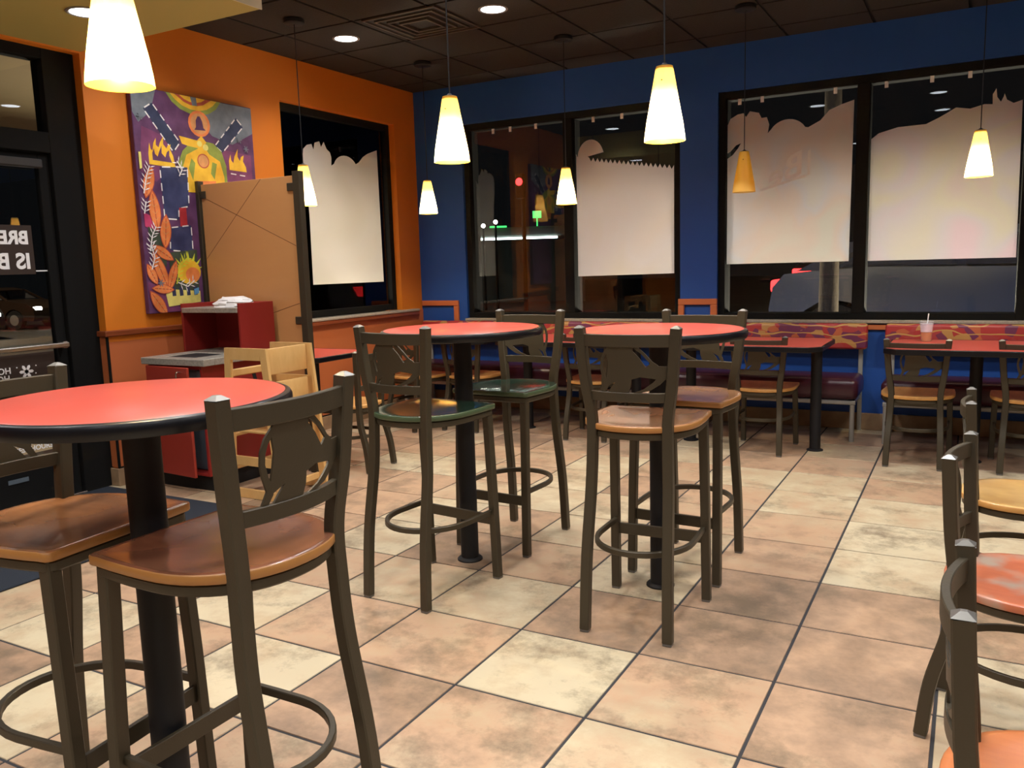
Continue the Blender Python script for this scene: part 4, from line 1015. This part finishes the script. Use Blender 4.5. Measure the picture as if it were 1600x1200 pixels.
for x, z, lab in ((-15.25, 2.60, 'white street lamp dot, left of the pair seen through the left window'), (-14.7, 2.72, 'white street lamp dot, right of the pair seen through the left window')):
    s_ = empty('street_lamp', (x, 26.1, ZG), 0, label=lab, cat='street lamp', group='distant street lamps')
    b = MB(); b.lathe([(.05, -.55), (.04, z)], n=10); b.build('pole', M['dark'], s_)
    b = MB(); b.lathe([(.01, z+.04), (.06, z+.07), (.08, z+.12), (.05, z+.17), (.01, z+.19)], n=14); b.build('lamp_head', M['white_light'], s_)
# added unseen fill lights outside, brightening the window films from below
for x, y, e, rx, rz in ((-1.25, 6.95, 120, 0, 0), (.10, 6.95, 120, 0, 0), (1.2, 6.95, 110, 0, 0), (2.1, 6.95, 50, 0, 0), (-5.8, 3.8, 100, 0, 0)):
    ld = bpy.data.lights.new('film_fill_light', 'AREA'); ld.energy = e; ld.size = .5; ld.color = (1., .88, .68); ld.spread = math.radians(150)
    lo = bpy.data.objects.new('film_fill_light', ld); C.objects.link(lo); lo.location = (x, y, .18)
    d = (Vector((x, Y0, 2.1)) if y > 5 else Vector((X0, y, 2.1)))-lo.location; lo.rotation_euler = d.to_track_quat('-Z', 'Y').to_euler()
# entrance canopy outside the door
b = MB(); b.box(-9.5, X0-.28, -6, 4.0, 2.92, 3.10); struct(b.build('ceiling_canopy', pbr('canopy_tan', (.36, .29, .16), .8), smooth=False))
for x in (-5.0, -7.5):
    o = copy_tree(down)
    for ch in list(o.children):
        if ch.type == 'LIGHT': bpy.data.objects.remove(ch)
    o.location = (x, .6, 2.92); tag(o, 'white light under the entrance canopy, seen through the glass over the door', 'ceiling light', 'entrance canopy lights')
    ld = bpy.data.lights.new('canopy_beam', 'SPOT'); ld.energy = 60; ld.spot_size = 2.4; ld.spot_blend = .8; ld.shadow_soft_size = .07
    lo = bpy.data.objects.new('canopy_beam', ld); C.objects.link(lo); lo.parent = o; lo.location = (0, 0, -.02)
# extra area lights with no real lamp, put in to brighten the cars
ld = bpy.data.lights.new('car_fill_light', 'AREA'); ld.energy = 110; ld.size = 1.2; ld.color = (1., .85, .65)
lo = bpy.data.objects.new('car_fill_light', ld); C.objects.link(lo); lo.location = (-2, 9, 7)
ld = bpy.data.lights.new('car_fill_light', 'AREA'); ld.energy = 900; ld.size = 1.2; ld.color = (1., .75, .5)
lo = bpy.data.objects.new('car_fill_light', ld); C.objects.link(lo); lo.location = (-24, 10, 9)

# ------------------------------------------------------------------ world, camera, view
wd = bpy.data.worlds.new('night'); bpy.context.scene.world = wd; wd.use_nodes = True
wd.node_tree.nodes['Background'].inputs[0].default_value = (.85, .9, 1., 1); wd.node_tree.nodes['Background'].inputs[1].default_value = .004
cam = bpy.data.cameras.new('camera'); co = bpy.data.objects.new('camera', cam); C.objects.link(co)
yaw, pit, rol = math.radians(-28.94803), math.radians(8.12522), math.radians(-1.71371)
fw = Vector((math.sin(yaw)*math.cos(pit), math.cos(yaw)*math.cos(pit), -math.sin(pit)))
rt = Vector((math.cos(yaw), -math.sin(yaw), 0)); up = rt.cross(fw)
r2 = rt*math.cos(rol)+up*math.sin(rol); u2 = up*math.cos(rol)-rt*math.sin(rol)
mw = Matrix((r2, u2, -fw)).transposed().to_4x4(); mw.translation = Vector((1.41576, -2.11782, 1.34012)); co.matrix_world = mw
cam.sensor_width = 36; cam.lens = 1302.844/1600*36; cam.clip_start = .05; cam.clip_end = 200
sc = bpy.context.scene; sc.camera = co
sc.view_settings.view_transform = 'Standard'; sc.view_settings.look = 'None'; sc.view_settings.gamma = 1; sc.view_settings.exposure = 0
sc.cycles.use_denoising = True; sc.cycles.max_bounces = 8; sc.cycles.transparent_max_bounces = 16
